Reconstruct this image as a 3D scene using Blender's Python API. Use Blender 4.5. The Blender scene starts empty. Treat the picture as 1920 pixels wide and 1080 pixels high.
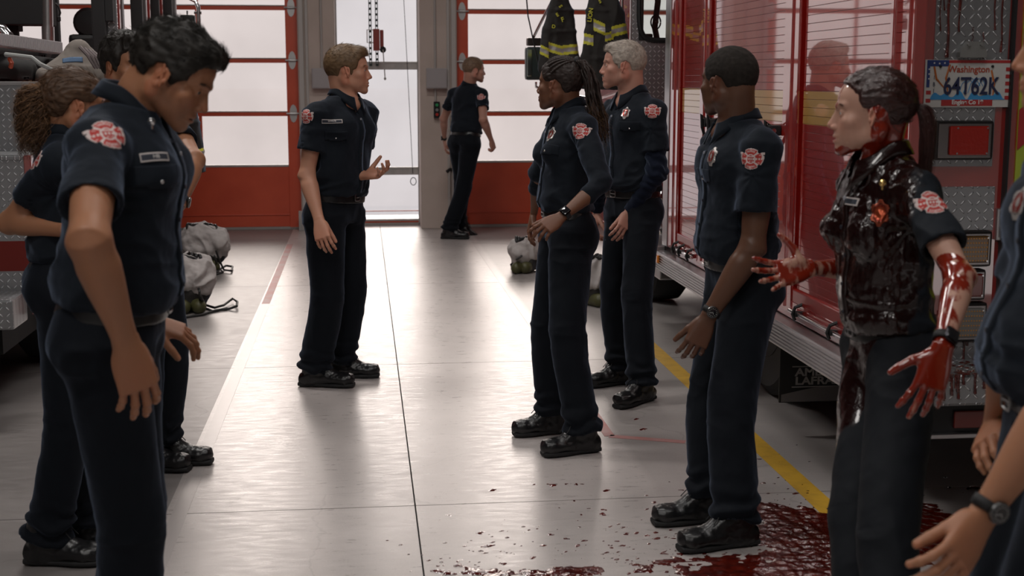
import bpy, bmesh, math, random
import numpy as np
from mathutils import Vector, Matrix
from mathutils.bvhtree import BVHTree
random.seed(7); RNG = np.random.default_rng(7)
SC = bpy.context.scene; COL = SC.collection
FOC, CXP, CYP, CAMZ = 2500.0, 960.0, 540.0, 1.66
PITCH = math.atan(390 / FOC); YAW = math.atan(284 / FOC * math.cos(PITCH))
CAMR = np.array(Matrix.Rotation(-YAW, 3, 'Z') @ Matrix.Rotation(math.pi / 2 - PITCH, 3, 'X'))
CAMP = np.array([0, 0, CAMZ])
A_ = lambda *v: np.array(v, float)

def ray(px, py):
    return CAMR @ A_((px - CXP) / FOC, -(py - CYP) / FOC, -1)
def W(px, py, Y):
    d = ray(px, py); return CAMP + d * (Y / d[1])
def G(px, py, z=0.0):
    d = ray(px, py); return CAMP + d * ((z - CAMZ) / d[2])
def XW(px, py, X):
    d = ray(px, py); return CAMP + d * (X / d[0])
def unit(v):
    v = np.asarray(v, float); return v / (np.linalg.norm(v) + 1e-12)
def fwd(deg):
    a = math.radians(deg); return A_(math.cos(a), math.sin(a), 0)
def rgt(deg):
    a = math.radians(deg); return A_(math.sin(a), -math.cos(a), 0)
def reach(px, py, P0, L, near=True):
    d = ray(px, py); d = d / np.linalg.norm(d); w = P0 - CAMP
    b = d @ w; c = w @ w - L * L; D = b * b - c
    if D < 0:
        return CAMP + d * b
    return CAMP + d * (b - math.sqrt(D) if near else b + math.sqrt(D))

# ---------------------------------------------------------------- materials
def srgb(r, g, b):
    f = lambda c: (c / 255 / 12.92) if c / 255 <= .04045 else ((c / 255 + .055) / 1.055) ** 2.4
    return (f(r), f(g), f(b), 1)
MATS = {}
def mat(name, col=(.5, .5, .5, 1), rough=.5, metal=0, spec=.5, coat=0, coat_r=.05, coat_ior=1.5, sheen=0, emit=None, estr=1, noise=None,
        bump=None, sss=0, tint=False, trans=0, mix=None):
    """noise=(scale,color2,lo,hi) blotches; bump=(scale,strength,dist,detail)"""
    if name in MATS: return MATS[name]
    m = bpy.data.materials.new(name); m.use_nodes = True; nt = m.node_tree; N = nt.nodes; Lk = nt.links
    b = N['Principled BSDF']; I = b.inputs
    if len(col) == 3: col = (*col, 1)
    I['Base Color'].default_value = col; I['Roughness'].default_value = rough; I['Metallic'].default_value = metal
    I['Specular IOR Level'].default_value = spec; I['Coat Weight'].default_value = coat; I['Coat Roughness'].default_value = coat_r; I['Coat IOR'].default_value = coat_ior
    I['Sheen Weight'].default_value = sheen; I['Sheen Roughness'].default_value = .4
    if sheen: I['Sheen Tint'].default_value = (.55, .7, 1, 1)
    if trans: I['Transmission Weight'].default_value = trans
    if sss:
        I['Subsurface Weight'].default_value = sss; I['Subsurface Radius'].default_value = (.9, .35, .2); I['Subsurface Scale'].default_value = .008
    if emit: I['Emission Color'].default_value = (*emit[:3], 1); I['Emission Strength'].default_value = estr
    tc = N.new('ShaderNodeTexCoord'); cur = None
    if noise:
        n = N.new('ShaderNodeTexNoise'); n.inputs['Scale'].default_value = noise[0]; n.inputs['Detail'].default_value = 5
        Lk.new(tc.outputs['Object'], n.inputs['Vector'])
        r = N.new('ShaderNodeMapRange'); r.inputs[1].default_value = noise[2]; r.inputs[2].default_value = noise[3]
        Lk.new(n.outputs['Fac'], r.inputs[0])
        x = N.new('ShaderNodeMix'); x.data_type = 'RGBA'; x.inputs[6].default_value = col; x.inputs[7].default_value = (*noise[1][:3], 1)
        Lk.new(r.outputs[0], x.inputs[0]); cur = x.outputs[2]
    if tint:
        a = N.new('ShaderNodeAttribute'); a.attribute_name = 'tint'
        x = N.new('ShaderNodeMix'); x.data_type = 'RGBA'; x.blend_type = 'MULTIPLY'; x.inputs[0].default_value = 1
        if cur: Lk.new(cur, x.inputs[6])
        else: x.inputs[6].default_value = col
        Lk.new(a.outputs['Color'], x.inputs[7]); cur = x.outputs[2]
    if cur: Lk.new(cur, I['Base Color'])
    if bump:
        n = N.new('ShaderNodeTexNoise'); n.inputs['Scale'].default_value = bump[0]; n.inputs['Detail'].default_value = bump[3] if len(bump) > 3 else 3
        Lk.new(tc.outputs['Object'], n.inputs['Vector'])
        bp = N.new('ShaderNodeBump'); bp.inputs['Strength'].default_value = bump[1]; bp.inputs['Distance'].default_value = bump[2]
        Lk.new(n.outputs['Fac'], bp.inputs['Height']); Lk.new(bp.outputs[0], I['Normal'])
        if coat: Lk.new(bp.outputs[0], I['Coat Normal'])
    MATS[name] = m
    return m
def simple_ramp(m):
    return m.node_tree.nodes, m.node_tree.links

# ---------------------------------------------------------------- objects
def tag(o, label=None, cat=None, group=None, kind=None):
    if label: o['label'] = label
    if cat: o['category'] = cat
    if group: o['group'] = group
    if kind: o['kind'] = kind
    return o
def empty(name, loc, label=None, cat=None, group=None):
    o = bpy.data.objects.new(name, None); COL.objects.link(o); o.location = loc; o.empty_display_size = .1
    return tag(o, label, cat, group)
def parent_to(o, p):
    o.parent = p
def root_off(p):
    off = np.zeros(3)
    while p is not None:
        off = off + np.array(p.location); p = p.parent
    return off
def mesh(name, V, Fc, m, parent=None, smooth=True, mats=None, midx=None, tint=None, blood=None):
    """V in world coordinates; quads array or list of faces"""
    V = np.asarray(V, float)
    off = root_off(parent) if parent is not None else np.zeros(3)
    me = bpy.data.meshes.new(name)
    Vl = V - off
    if isinstance(Fc, np.ndarray) and len(Fc):
        k = Fc.shape[1]; nf = len(Fc)
        me.vertices.add(len(Vl)); me.vertices.foreach_set('co', Vl.astype(np.float32).ravel())
        me.loops.add(nf * k); me.loops.foreach_set('vertex_index', Fc.astype(np.int32).ravel())
        me.polygons.add(nf); me.polygons.foreach_set('loop_start', np.arange(0, nf * k, k, dtype=np.int32))
        me.update(calc_edges=True); me.validate()
    else:
        me.from_pydata(Vl.tolist(), [], [list(map(int, f)) for f in Fc])
    me.materials.append(m)
    for x in mats or []: me.materials.append(x)
    if midx is not None and len(midx) == len(me.polygons): me.polygons.foreach_set('material_index', np.asarray(midx, np.int32))
    if smooth: me.polygons.foreach_set('use_smooth', np.ones(len(me.polygons), bool))
    if tint is not None:
        a = me.color_attributes.new('tint', 'FLOAT_COLOR', 'POINT'); c = np.ones((len(V), 4), np.float32); c[:, :3] = tint
        a.data.foreach_set('color', c.ravel())
    if blood is not None:
        a = me.attributes.new('blood', 'FLOAT', 'POINT'); a.data.foreach_set('value', np.asarray(blood, np.float32))
    me.update()
    o = bpy.data.objects.new(name, me); COL.objects.link(o)
    if parent is not None: o.parent = parent
    return o
class MB:
    """collects boxes, tubes, prisms -> one mesh"""
    def __init__(s): s.V = []; s.F = []; s.M = []; s.n = 0
    def add(s, V, F, mi=0):
        s.V += [tuple(v) for v in V]; s.F += [tuple(i + s.n for i in f) for f in F]; s.M += [mi] * len(F); s.n += len(V); return s
    def box(s, x0, x1, y0, y1, z0, z1, bev=0.0, mi=0, R=None, c=None):
        bm = bmesh.new(); bmesh.ops.create_cube(bm, size=1)
        bmesh.ops.scale(bm, vec=(x1 - x0, y1 - y0, z1 - z0), verts=bm.verts)
        if bev: bmesh.ops.bevel(bm, geom=list(bm.edges), offset=bev, segments=2, affect='EDGES', profile=.6)
        bmesh.ops.translate(bm, vec=((x0 + x1) / 2, (y0 + y1) / 2, (z0 + z1) / 2), verts=bm.verts)
        V = np.array([v.co[:] for v in bm.verts]); bm.verts.index_update(); F = [[v.index for v in f.verts] for f in bm.faces]; bm.free()
        if R is not None:
            c = np.asarray(c if c is not None else V.mean(0)); V = (V - c) @ np.array(R).T + c
        return s.add(V, F, mi)
    def tube(s, pts, r, seg=8, mi=0, caps=True, up=None):
        pts = [np.asarray(p, float) for p in pts]; n = len(pts); rr = r if hasattr(r, '__len__') else [r] * n
        V = []; prev = None
        for i, p in enumerate(pts):
            t = unit(pts[min(i + 1, n - 1)] - pts[max(i - 1, 0)])
            if prev is None:
                a = A_(0, 0, 1) if abs(t[2]) < .9 else A_(1, 0, 0); u = unit(np.cross(t, a))
            else:
                u = unit(prev - t * (prev @ t))
            prev = u; v = np.cross(t, u)
            for k in range(seg):
                an = 2 * math.pi * k / seg; V.append(p + rr[i] * (math.cos(an) * u + math.sin(an) * v))
        F = [(i * seg + k, i * seg + (k + 1) % seg, (i + 1) * seg + (k + 1) % seg, (i + 1) * seg + k) for i in range(n - 1) for k in range(seg)]
        if caps: F += [tuple(range(seg))[::-1], tuple((n - 1) * seg + k for k in range(seg))]
        return s.add(V, F, mi)
    def cyl(s, c, axis, r, h, seg=24, mi=0, r2=None):
        axis = unit(axis); c = np.asarray(c, float); return s.tube([c - axis * h / 2, c + axis * h / 2], [r, r if r2 is None else r2], seg, mi)
    def poly(s, pts, n, th, mi=0):
        """extruded polygon: world points, extruded along n by th"""
        pts = [np.asarray(p, float) for p in pts]; n = unit(n); k = len(pts)
        V = pts + [p + n * th for p in pts]
        F = [tuple(range(k))[::-1], tuple(range(k, 2 * k))] + [(i, (i + 1) % k, k + (i + 1) % k, k + i) for i in range(k)]
        return s.add(V, F, mi)
    def lathe(s, c, axis, prof, seg=24, mi=0):
        """prof: list of (r, along)"""
        axis = unit(axis); a = A_(0, 0, 1) if abs(axis[2]) < .9 else A_(1, 0, 0); u = unit(np.cross(axis, a)); v = np.cross(axis, u); V = []
        for r, h in prof:
            for k in range(seg):
                an = 2 * math.pi * k / seg; V.append(np.asarray(c) + axis * h + r * (math.cos(an) * u + math.sin(an) * v))
        n = len(prof)
        F = [(i * seg + k, i * seg + (k + 1) % seg, (i + 1) * seg + (k + 1) % seg, (i + 1) * seg + k) for i in range(n - 1) for k in range(seg)]
        F += [tuple(range(seg))[::-1], tuple((n - 1) * seg + k for k in range(seg))]
        return s.add(V, F, mi)
    def build(s, name, m, parent=None, smooth=False, mats=None):
        o = mesh(name, s.V, s.F, m, parent, smooth, mats, s.M)
        if smooth:
            try:
                o.data.set_sharp_from_angle(angle=math.radians(40))
            except Exception: pass
        return o

# ---------------------------------------------------------------- numpy noise
def _h(ix, iy, iz):
    n = (ix * 73856093) ^ (iy * 19349663) ^ (iz * 83492791); n = (n ^ (n >> 13)) * 1274126177
    n = n & 0xffffffff; n = n ^ (n >> 16); return (n & 0xffff) / 32767.5 - 1
def vnoise(p):
    p = np.asarray(p, float); i = np.floor(p).astype(np.int64); f = p - i; f = f * f * f * (f * (f * 6 - 15) + 10); r = 0
    for a in (0, 1):
        for b in (0, 1):
            for c in (0, 1):
                w = (f[:, 0] if a else 1 - f[:, 0]) * (f[:, 1] if b else 1 - f[:, 1]) * (f[:, 2] if c else 1 - f[:, 2])
                r = r + w * _h(i[:, 0] + a, i[:, 1] + b, i[:, 2] + c)
    return r
def fbm(p, o=3):
    r = 0; a = 1
    for k in range(o): r = r + a * vnoise(p * 2 ** k + 17 * k); a *= .5
    return r
def ridge(p):
    return 1 - 2 * np.abs(vnoise(p))

# ---------------------------------------------------------------- implicit modelling
def smin(a, b, k):
    if k <= 0: return np.minimum(a, b)
    h = np.clip(.5 + .5 * (b - a) / k, 0, 1); return b + (a - b) * h - k * h * (1 - h)
class Grid:
    def __init__(s, lo, hi, h):
        s.h = h; s.lo = np.asarray(lo, float); n = np.ceil((np.asarray(hi) - s.lo) / h).astype(int) + 1
        s.ax = [s.lo[i] + h * np.arange(n[i]) for i in range(3)]; s.f = np.full(n, .5, np.float32)
    def blk(s, lo, hi, m):
        sl = []
        for i in range(3):
            a = max(0, int((lo[i] - m - s.lo[i]) / s.h)); b = min(len(s.ax[i]), int((hi[i] + m - s.lo[i]) / s.h) + 2)
            if b - a < 1: return None
            sl.append(slice(a, b))
        X = s.ax[0][sl[0]][:, None, None]; Y = s.ax[1][sl[1]][None, :, None]; Z = s.ax[2][sl[2]][None, None, :]
        return tuple(sl), X, Y, Z
    def add(s, pr, k=0.0):
        fn, lo, hi = pr; b = s.blk(lo, hi, k + 3 * s.h)
        if b: sl, X, Y, Z = b; s.f[sl] = smin(s.f[sl], fn(X, Y, Z).astype(np.float32), k)
        return s
    def sub(s, pr, k=0.0):
        fn, lo, hi = pr; b = s.blk(lo, hi, k + 3 * s.h)
        if b: sl, X, Y, Z = b; s.f[sl] = -smin(-s.f[sl], fn(X, Y, Z).astype(np.float32), k)
        return s
    def cut(s, p, n, k=0.0):
        """remove the side n points to"""
        X = s.ax[0][:, None, None]; Y = s.ax[1][None, :, None]; Z = s.ax[2][None, None, :]
        d = (X - p[0]) * n[0] + (Y - p[1]) * n[1] + (Z - p[2]) * n[2]
        s.f = -smin(-s.f, (-d).astype(np.float32), k); return s
    def net(s):
        f = s.f; f[0] = f[-1] = 1; f[:, 0] = f[:, -1] = 1; f[:, :, 0] = f[:, :, -1] = 1
        neg = f < 0; n = np.array(f.shape); c = n - 1
        idx = lambda a: (a[0] * c[1] + a[1]) * c[2] + a[2]
        cells = []; pos = []; quads = []
        for ax in range(3):
            sl0 = [slice(None)] * 3; sl1 = [slice(None)] * 3; sl0[ax] = slice(0, -1); sl1[ax] = slice(1, None)
            e = np.nonzero(neg[tuple(sl0)] != neg[tuple(sl1)]); e = np.array(e)
            f0 = f[tuple(e)]; e1 = e.copy(); e1[ax] += 1; f1 = f[tuple(e1)]; t = f0 / (f0 - f1)
            p = e.T.astype(float); p[:, ax] += t
            o1, o2 = (ax + 1) % 3, (ax + 2) % 3; q = []
            for da, db in ((1, 1), (0, 1), (0, 0), (1, 0)):
                ce = e.copy(); ce[o1] -= da; ce[o2] -= db; ci = idx(ce); cells.append(ci); pos.append(p); q.append(ci)
            q = np.array(q).T; fl = f0 > 0; q[fl] = q[fl][:, ::-1]; quads.append(q)
        cells = np.concatenate(cells); pos = np.concatenate(pos); quads = np.concatenate(quads)
        u, inv = np.unique(cells, return_inverse=True); cnt = np.bincount(inv)
        V = np.stack([np.bincount(inv, pos[:, i]) / cnt for i in range(3)], 1) * s.h + s.lo
        return V, np.searchsorted(u, quads)
def bb(pts, r):
    pts = np.array(pts); return pts.min(0) - r, pts.max(0) + r
def cap(a, b, ra, rb=None):
    a = np.asarray(a, float); b = np.asarray(b, float); rb = ra if rb is None else rb; ba = b - a; L2 = ba @ ba + 1e-12
    def fn(X, Y, Z):
        x, y, z = X - a[0], Y - a[1], Z - a[2]; h = np.clip((x * ba[0] + y * ba[1] + z * ba[2]) / L2, 0, 1)
        return np.sqrt((x - h * ba[0]) ** 2 + (y - h * ba[1]) ** 2 + (z - h * ba[2]) ** 2) - (ra + (rb - ra) * h)
    return (fn, *bb([a, b], max(ra, rb)))
def ell(c, r, R=None):
    c = np.asarray(c, float); r = np.asarray(r if hasattr(r, '__len__') else [r] * 3, float); R = np.eye(3) if R is None else np.asarray(R)
    def fn(X, Y, Z):
        x, y, z = X - c[0], Y - c[1], Z - c[2]; q = [x * R[0, i] + y * R[1, i] + z * R[2, i] for i in range(3)]
        k0 = np.sqrt(sum((q[i] / r[i]) ** 2 for i in range(3))); k1 = np.sqrt(sum((q[i] / r[i] ** 2) ** 2 for i in range(3))) + 1e-9
        return k0 * (k0 - 1) / k1
    return (fn, *bb([c], r.max()))
def rbox(c, h, r, R=None):
    c = np.asarray(c, float); h = np.asarray(h, float); R = np.eye(3) if R is None else np.asarray(R)
    def fn(X, Y, Z):
        x, y, z = X - c[0], Y - c[1], Z - c[2]; q = [np.abs(x * R[0, i] + y * R[1, i] + z * R[2, i]) - h[i] + r for i in range(3)]
        return np.sqrt(sum(np.maximum(a, 0) ** 2 for a in q)) + np.minimum(np.maximum(np.maximum(q[0], q[1]), q[2]), 0) - r
    return (fn, *bb([c], np.linalg.norm(h)))
def loft(A, B, side, tab, n=2.0, off=0.0, twist=0.0, t0=None, t1=None):
    """tab rows (t, ox, oy, w, d_front, d_back); side vector = local x, twist (deg) added linearly over t"""
    A = np.asarray(A, float); B = np.asarray(B, float); L = np.linalg.norm(B - A); ez = (B - A) / L
    ex = unit(side - ez * (np.asarray(side) @ ez)); ey = np.cross(ez, ex); T = np.array(tab, float)
    tt = np.linspace(T[0, 0], T[-1, 0], 64)
    # smooth the table
    cols = []
    for i in range(1, 6):
        c = np.interp(tt, T[:, 0], T[:, i]); c2 = np.convolve(np.pad(c, 3, 'edge'), [.08, .12, .18, .24, .18, .12, .08], 'valid'); cols.append(c2)
    t0 = T[0, 0] if t0 is None else t0; t1 = T[-1, 0] if t1 is None else t1
    def fn(X, Y, Z):
        x, y, z = X - A[0], Y - A[1], Z - A[2]; t = (x * ez[0] + y * ez[1] + z * ez[2]) / L; tc = np.clip(t, t0, t1)
        lx = x * ex[0] + y * ex[1] + z * ex[2]; ly = x * ey[0] + y * ey[1] + z * ey[2]
        if twist:
            an = np.radians(twist) * tc; ca, sa = np.cos(an), np.sin(an); lx, ly = lx * ca + ly * sa, ly * ca - lx * sa
        ox, oy, w, df, db = [np.interp(tc, tt, c) for c in cols]
        lx = lx - ox; ly = ly - oy; w = w + off; d = np.where(ly > 0, df, db) + off
        q = ((np.abs(lx) / w) ** n + (np.abs(ly) / d) ** n) ** (1 / n) + 1e-6; rho = np.sqrt(lx * lx + ly * ly)
        rad = np.where(q > .3, rho * (1 - 1 / q), (q - 1) * np.minimum(w, d)); ax = np.maximum(t0 - t, t - t1) * L
        return np.where((rad > 0) & (ax > 0), np.sqrt(np.maximum(rad, 0) ** 2 + np.maximum(ax, 0) ** 2), np.maximum(rad, ax))
    m = max(T[:, 3:].max(), 0) + off + np.abs(T[:, 1:3]).max()
    pa, pb = A + (B - A) * t0, A + (B - A) * t1
    return (fn, *bb([pa, pb], m))
def polyprism(poly, ax=(1, 2)):
    """2-D polygon signed distance, extruded along the third axis"""
    P = np.array(poly, float)
    def fn(X, Y, Z):
        c = (X, Y, Z); x = c[ax[0]] + 0 * X; y = c[ax[1]] + 0 * X; x, y = np.broadcast_arrays(x, y); d = np.full(x.shape, 1e9); sgn = np.ones(x.shape)
        for i in range(len(P)):
            a, b = P[i], P[i - 1]; ex, ey = b - a; wx, wy = x - a[0], y - a[1]
            h = np.clip((wx * ex + wy * ey) / (ex * ex + ey * ey), 0, 1); d = np.minimum(d, (wx - ex * h) ** 2 + (wy - ey * h) ** 2)
            c1 = y >= a[1]; c2 = y < b[1]; c3 = ex * wy > ey * wx
            sgn = np.where((c1 & c2 & c3) | (~c1 & ~c2 & ~c3), -sgn, sgn)
        return sgn * np.sqrt(d)
    return (fn, A_(-1, -1, -1), A_(1, 1, 1))
def vnormals(V, F):
    n = np.zeros_like(V); a = V[F[:, 1]] - V[F[:, 0]]; b = V[F[:, 3 if F.shape[1] > 3 else 2]] - V[F[:, 0]]; fn = np.cross(a, b)
    for i in range(F.shape[1]):
        for j in range(3): n[:, j] += np.bincount(F[:, i], fn[:, j], len(V))
    return n / (np.linalg.norm(n, axis=1, keepdims=True) + 1e-12)
def strands(P, wid, seg=3, taper=.25):
    """P (N,S,3) polylines -> tube verts/quads"""
    N, S, _ = P.shape; T = np.gradient(P, axis=1); T /= np.linalg.norm(T, axis=2, keepdims=True) + 1e-9
    ref = np.where(np.abs(T[..., 2:3]) < .9, A_(0, 0, 1), A_(1, 0, 0)); U = np.cross(T, ref); U /= np.linalg.norm(U, axis=2, keepdims=True) + 1e-9; Vv = np.cross(T, U)
    w = (np.ones(N) * wid)[:, None] * np.linspace(1, taper, S)[None]
    an = 2 * np.pi * np.arange(seg) / seg
    V = P[:, :, None] + w[:, :, None, None] * (np.cos(an)[None, None, :, None] * U[:, :, None] + np.sin(an)[None, None, :, None] * Vv[:, :, None])
    b = (np.arange(N)[:, None, None] * S + np.arange(S - 1)[None, :, None]) * seg; k = np.arange(seg)[None, None]; k2 = (k + 1) % seg
    F = np.stack([b + k, b + k2, b + seg + k2, b + seg + k], -1).reshape(-1, 4)
    return V.reshape(-1, 3), F
def text3d(name, body, size, loc, R, m, parent=None, ext=.001, align='CENTER', sx=1.0, bold=0.0):
    cu = bpy.data.curves.new(name, 'FONT'); cu.body = body; cu.size = size; cu.extrude = ext; cu.align_x = align; cu.align_y = 'CENTER'; cu.offset = bold
    cu.materials.append(m); t = bpy.data.objects.new(name, cu); COL.objects.link(t)
    dg = bpy.context.evaluated_depsgraph_get(); dg.update(); me = bpy.data.meshes.new_from_object(t.evaluated_get(dg)); me.name = name
    bpy.data.objects.remove(t); V = np.array([v.co[:] for v in me.vertices])
    if len(V) == 0: return None
    V[:, 0] *= sx; off = root_off(parent) if parent is not None else 0
    V = V @ np.asarray(R).T + np.asarray(loc) - off
    me.vertices.foreach_set('co', V.astype(np.float32).ravel()); me.update()
    o = bpy.data.objects.new(name, me); COL.objects.link(o)
    if parent is not None: o.parent = parent
    return o
# text frame: columns = text right, text up, text normal
def tframe(right, up):
    r = unit(right); u = unit(np.asarray(up) - r * (np.asarray(up) @ r)); return np.stack([r, u, np.cross(r, u)], 1)
BLACKLEATHER = mat('black_leather', (.008, .008, .009), rough=.32, spec=.5, bump=(260, .2, .001, 3))
RUBBER = mat('black_rubber', (.01, .01, .011), rough=.7)
CHROME = mat('chrome', (.75, .75, .76), rough=.15, metal=1)
cd = bpy.data.cameras.new('camera'); cam = bpy.data.objects.new('camera', cd); COL.objects.link(cam); SC.camera = cam
cd.sensor_width = 36; cd.lens = 36 * FOC / 1920; cam.location = CAMP; cam.rotation_euler = Matrix(CAMR.tolist()).to_euler(); cd.clip_start = .05
SC.view_settings.view_transform = 'Standard'; SC.view_settings.look = 'None'; SC.view_settings.gamma = 1; SC.view_settings.use_curve_mapping = False
SC.cycles.use_denoising = True
# ================================================================ the bay
YW = 15.0
def st(o): o['kind'] = 'structure'; return o
RED = mat('door_red', (.66, .095, .040), rough=.38, coat=.2, coat_r=.25, noise=(3, (.58, .075, .030), .35, .7))
WALLM = mat('painted_wall', (.60, .50, .45), rough=.75, noise=(2.5, (.52, .43, .38), .4, .7), bump=(60, .1, .002, 3))
GREY = mat('galvanised', (.48, .46, .45), rough=.42, metal=.25, noise=(8, (.38, .37, .36), .4, .7))
DARKWALL = mat('bay_wall_paint', (.22, .20, .19), rough=.8, noise=(1.5, (.17, .155, .15), .4, .7))
CEILM = mat('ceiling_deck', (.16, .15, .15), rough=.9)
def frosted(name, col, e):
    """frosted glazing lit by the daylight outside; part of the light passes straight through"""
    m = bpy.data.materials.new(name); m.use_nodes = True; N = m.node_tree.nodes; Lk = m.node_tree.links; N.clear()
    o = N.new('ShaderNodeOutputMaterial'); tc = N.new('ShaderNodeTexCoord'); n = N.new('ShaderNodeTexNoise'); n.inputs['Scale'].default_value = 1.1; n.inputs['Detail'].default_value = 6; Lk.new(tc.outputs['Object'], n.inputs[0])
    r = N.new('ShaderNodeMapRange'); r.inputs[1].default_value = .3; r.inputs[2].default_value = .7; r.inputs[3].default_value = e * .90; r.inputs[4].default_value = e * 1.06; Lk.new(n.outputs['Fac'], r.inputs[0])
    em = N.new('ShaderNodeEmission'); em.inputs[0].default_value = (*col, 1); Lk.new(r.outputs[0], em.inputs[1])
    gl = N.new('ShaderNodeBsdfGlossy'); gl.inputs['Roughness'].default_value = .35; gl.inputs[0].default_value = (.05, .05, .05, 1); ad = N.new('ShaderNodeAddShader'); Lk.new(em.outputs[0], ad.inputs[0]); Lk.new(gl.outputs[0], ad.inputs[1])
    tr = N.new('ShaderNodeBsdfTransparent'); mx = N.new('ShaderNodeMixShader'); mx.inputs[0].default_value = .30; Lk.new(ad.outputs[0], mx.inputs[1]); Lk.new(tr.outputs[0], mx.inputs[2]); Lk.new(mx.outputs[0], o.inputs[0]); return m
PANE = frosted('frosted_pane', (1, .885, .86), .72); PANE2 = frosted('frosted_pane_cool', (.97, .91, .93), .74)
def floor_mat():
    m = mat('polished_concrete', (.40, .385, .38), rough=.3, spec=.6)
    N = m.node_tree.nodes; Lk = m.node_tree.links; b = N['Principled BSDF']; tc = N.new('ShaderNodeTexCoord')
    def noise(sc, de, ro=.5, vec=None):
        n = N.new('ShaderNodeTexNoise'); n.inputs['Scale'].default_value = sc; n.inputs['Detail'].default_value = de; n.inputs['Roughness'].default_value = ro; Lk.new(vec or tc.outputs['Object'], n.inputs[0]); return n.outputs['Fac']
    def mr(f, a, b_, c, d):
        r = N.new('ShaderNodeMapRange'); r.inputs[1].default_value = a; r.inputs[2].default_value = b_; r.inputs[3].default_value = c; r.inputs[4].default_value = d; Lk.new(f, r.inputs[0]); return r.outputs[0]
    def mth(op, a, b_):
        x = N.new('ShaderNodeMath'); x.operation = op
        for i, v in enumerate((a, b_)):
            if isinstance(v, (int, float)): x.inputs[i].default_value = v
            elif v is not None: Lk.new(v, x.inputs[i])
        return x.outputs[0]
    mp = N.new('ShaderNodeMapping'); mp.inputs['Scale'].default_value = (1, 3.5, 1); Lk.new(tc.outputs['Object'], mp.inputs[0])
    n1 = noise(1.3, 6, .62); n2 = noise(9, 6, .7, mp.outputs[0]); n3 = noise(160, 3)
    val = mth('MULTIPLY', mr(n1, .3, .7, .82, 1.08), mr(n2, .3, .75, .86, 1.06)); val = mth('MULTIPLY', val, mr(n3, .3, .7, .93, 1.05))
    sx = N.new('ShaderNodeSeparateXYZ'); Lk.new(tc.outputs['Object'], sx.inputs[0])
    # darker strips along both engines: their shade put into the floor colour
    lft = mth('LESS_THAN', sx.outputs[0], -.78); rgt_ = mth('MULTIPLY', mth('MULTIPLY', mr(sx.outputs[0], 1.16, 1.20, 0, .6), mr(sx.outputs[1], 5.0, 6.1, .35, 1)), 1.0); shade = mth('MAXIMUM', lft, rgt_)
    val = mth('MULTIPLY', val, mr(shade, 0, 1, 1, .48))
    cr = N.new('ShaderNodeTexVoronoi'); cr.feature = 'DISTANCE_TO_EDGE'; cr.inputs['Scale'].default_value = .55
    wn = N.new('ShaderNodeTexNoise'); wn.inputs['Scale'].default_value = 2.5; wn.inputs['Detail'].default_value = 4; Lk.new(tc.outputs['Object'], wn.inputs[0]); vm = N.new('ShaderNodeVectorMath'); vm.operation = 'MULTIPLY_ADD'; vm.inputs[1].default_value = (.5, .5, .5); Lk.new(wn.outputs['Color'], vm.inputs[0]); Lk.new(tc.outputs['Object'], vm.inputs[2]); Lk.new(vm.outputs[0], cr.inputs[0])
    val = mth('MULTIPLY', val, mr(cr.outputs['Distance'], 0, .004, .80, 1))
    c = N.new('ShaderNodeMix'); c.data_type = 'RGBA'; c.blend_type = 'MULTIPLY'; c.inputs[0].default_value = 1; c.inputs[6].default_value = (.52, .475, .46, 1); Lk.new(val, c.inputs[7]); Lk.new(c.outputs[2], b.inputs['Base Color'])
    Lk.new(mth('ADD', mr(n2, .3, .7, .24, .40), mr(shade, 0, 1, 0, .10)), b.inputs['Roughness'])
    bp = N.new('ShaderNodeBump'); bp.inputs['Strength'].default_value = .12; bp.inputs['Distance'].default_value = .004; Lk.new(n2, bp.inputs['Height']); Lk.new(bp.outputs[0], b.inputs['Normal'])
    return m
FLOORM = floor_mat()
# slabs between the sawn joints
def gl(px, py): p = G(px, py); return p
JX = .062   # joint running towards the doors, slightly skewed
jy = [G(743, 683)[1], G(779, 948)[1]]; step = jy[0] - jy[1]; ys = [jy[1] - 2 * step, jy[1] - step, jy[1], jy[0], jy[0] + step * 1.18, jy[0] + step * 2.4, jy[0] + step * 3.6, YW + 1.6]
print('joints', jy, G(712, 420), G(795, 1080), G(310, 962), G(1270, 930))
xj0, xj1 = G(795, 1080), G(712, 420)
xs = lambda y: xj0[0] + (xj1[0] - xj0[0]) * (y - xj0[1]) / (xj1[1] - xj0[1])
mb = MB(); g_ = .006
for a, b in zip(ys[:-1], ys[1:]):
    for lo, hi in ((-9, -3.4), (-3.4, 0), (0, 3.6), (3.6, 9)):
        def X(v, y): return xs(y) if v == 0 else v
        q = [(X(lo, a) + g_ / 2, a + g_ / 2, 0), (X(hi, a) - g_ / 2, a + g_ / 2, 0), (X(hi, b) - g_ / 2, b - g_ / 2, 0), (X(lo, b) + g_ / 2, b - g_ / 2, 0)]
        if lo == -9 and False: pass
        mb.poly([(p[0], p[1], -.02) for p in q], (0, 0, 1), .02)
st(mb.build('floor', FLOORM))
mb = MB(); mb.box(-9, 9, ys[0], YW + 3, -.12, -.02); st(mb.build('floor_joint_bed', mat('joint_dark', (.035, .03, .03), rough=.9)))
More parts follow.
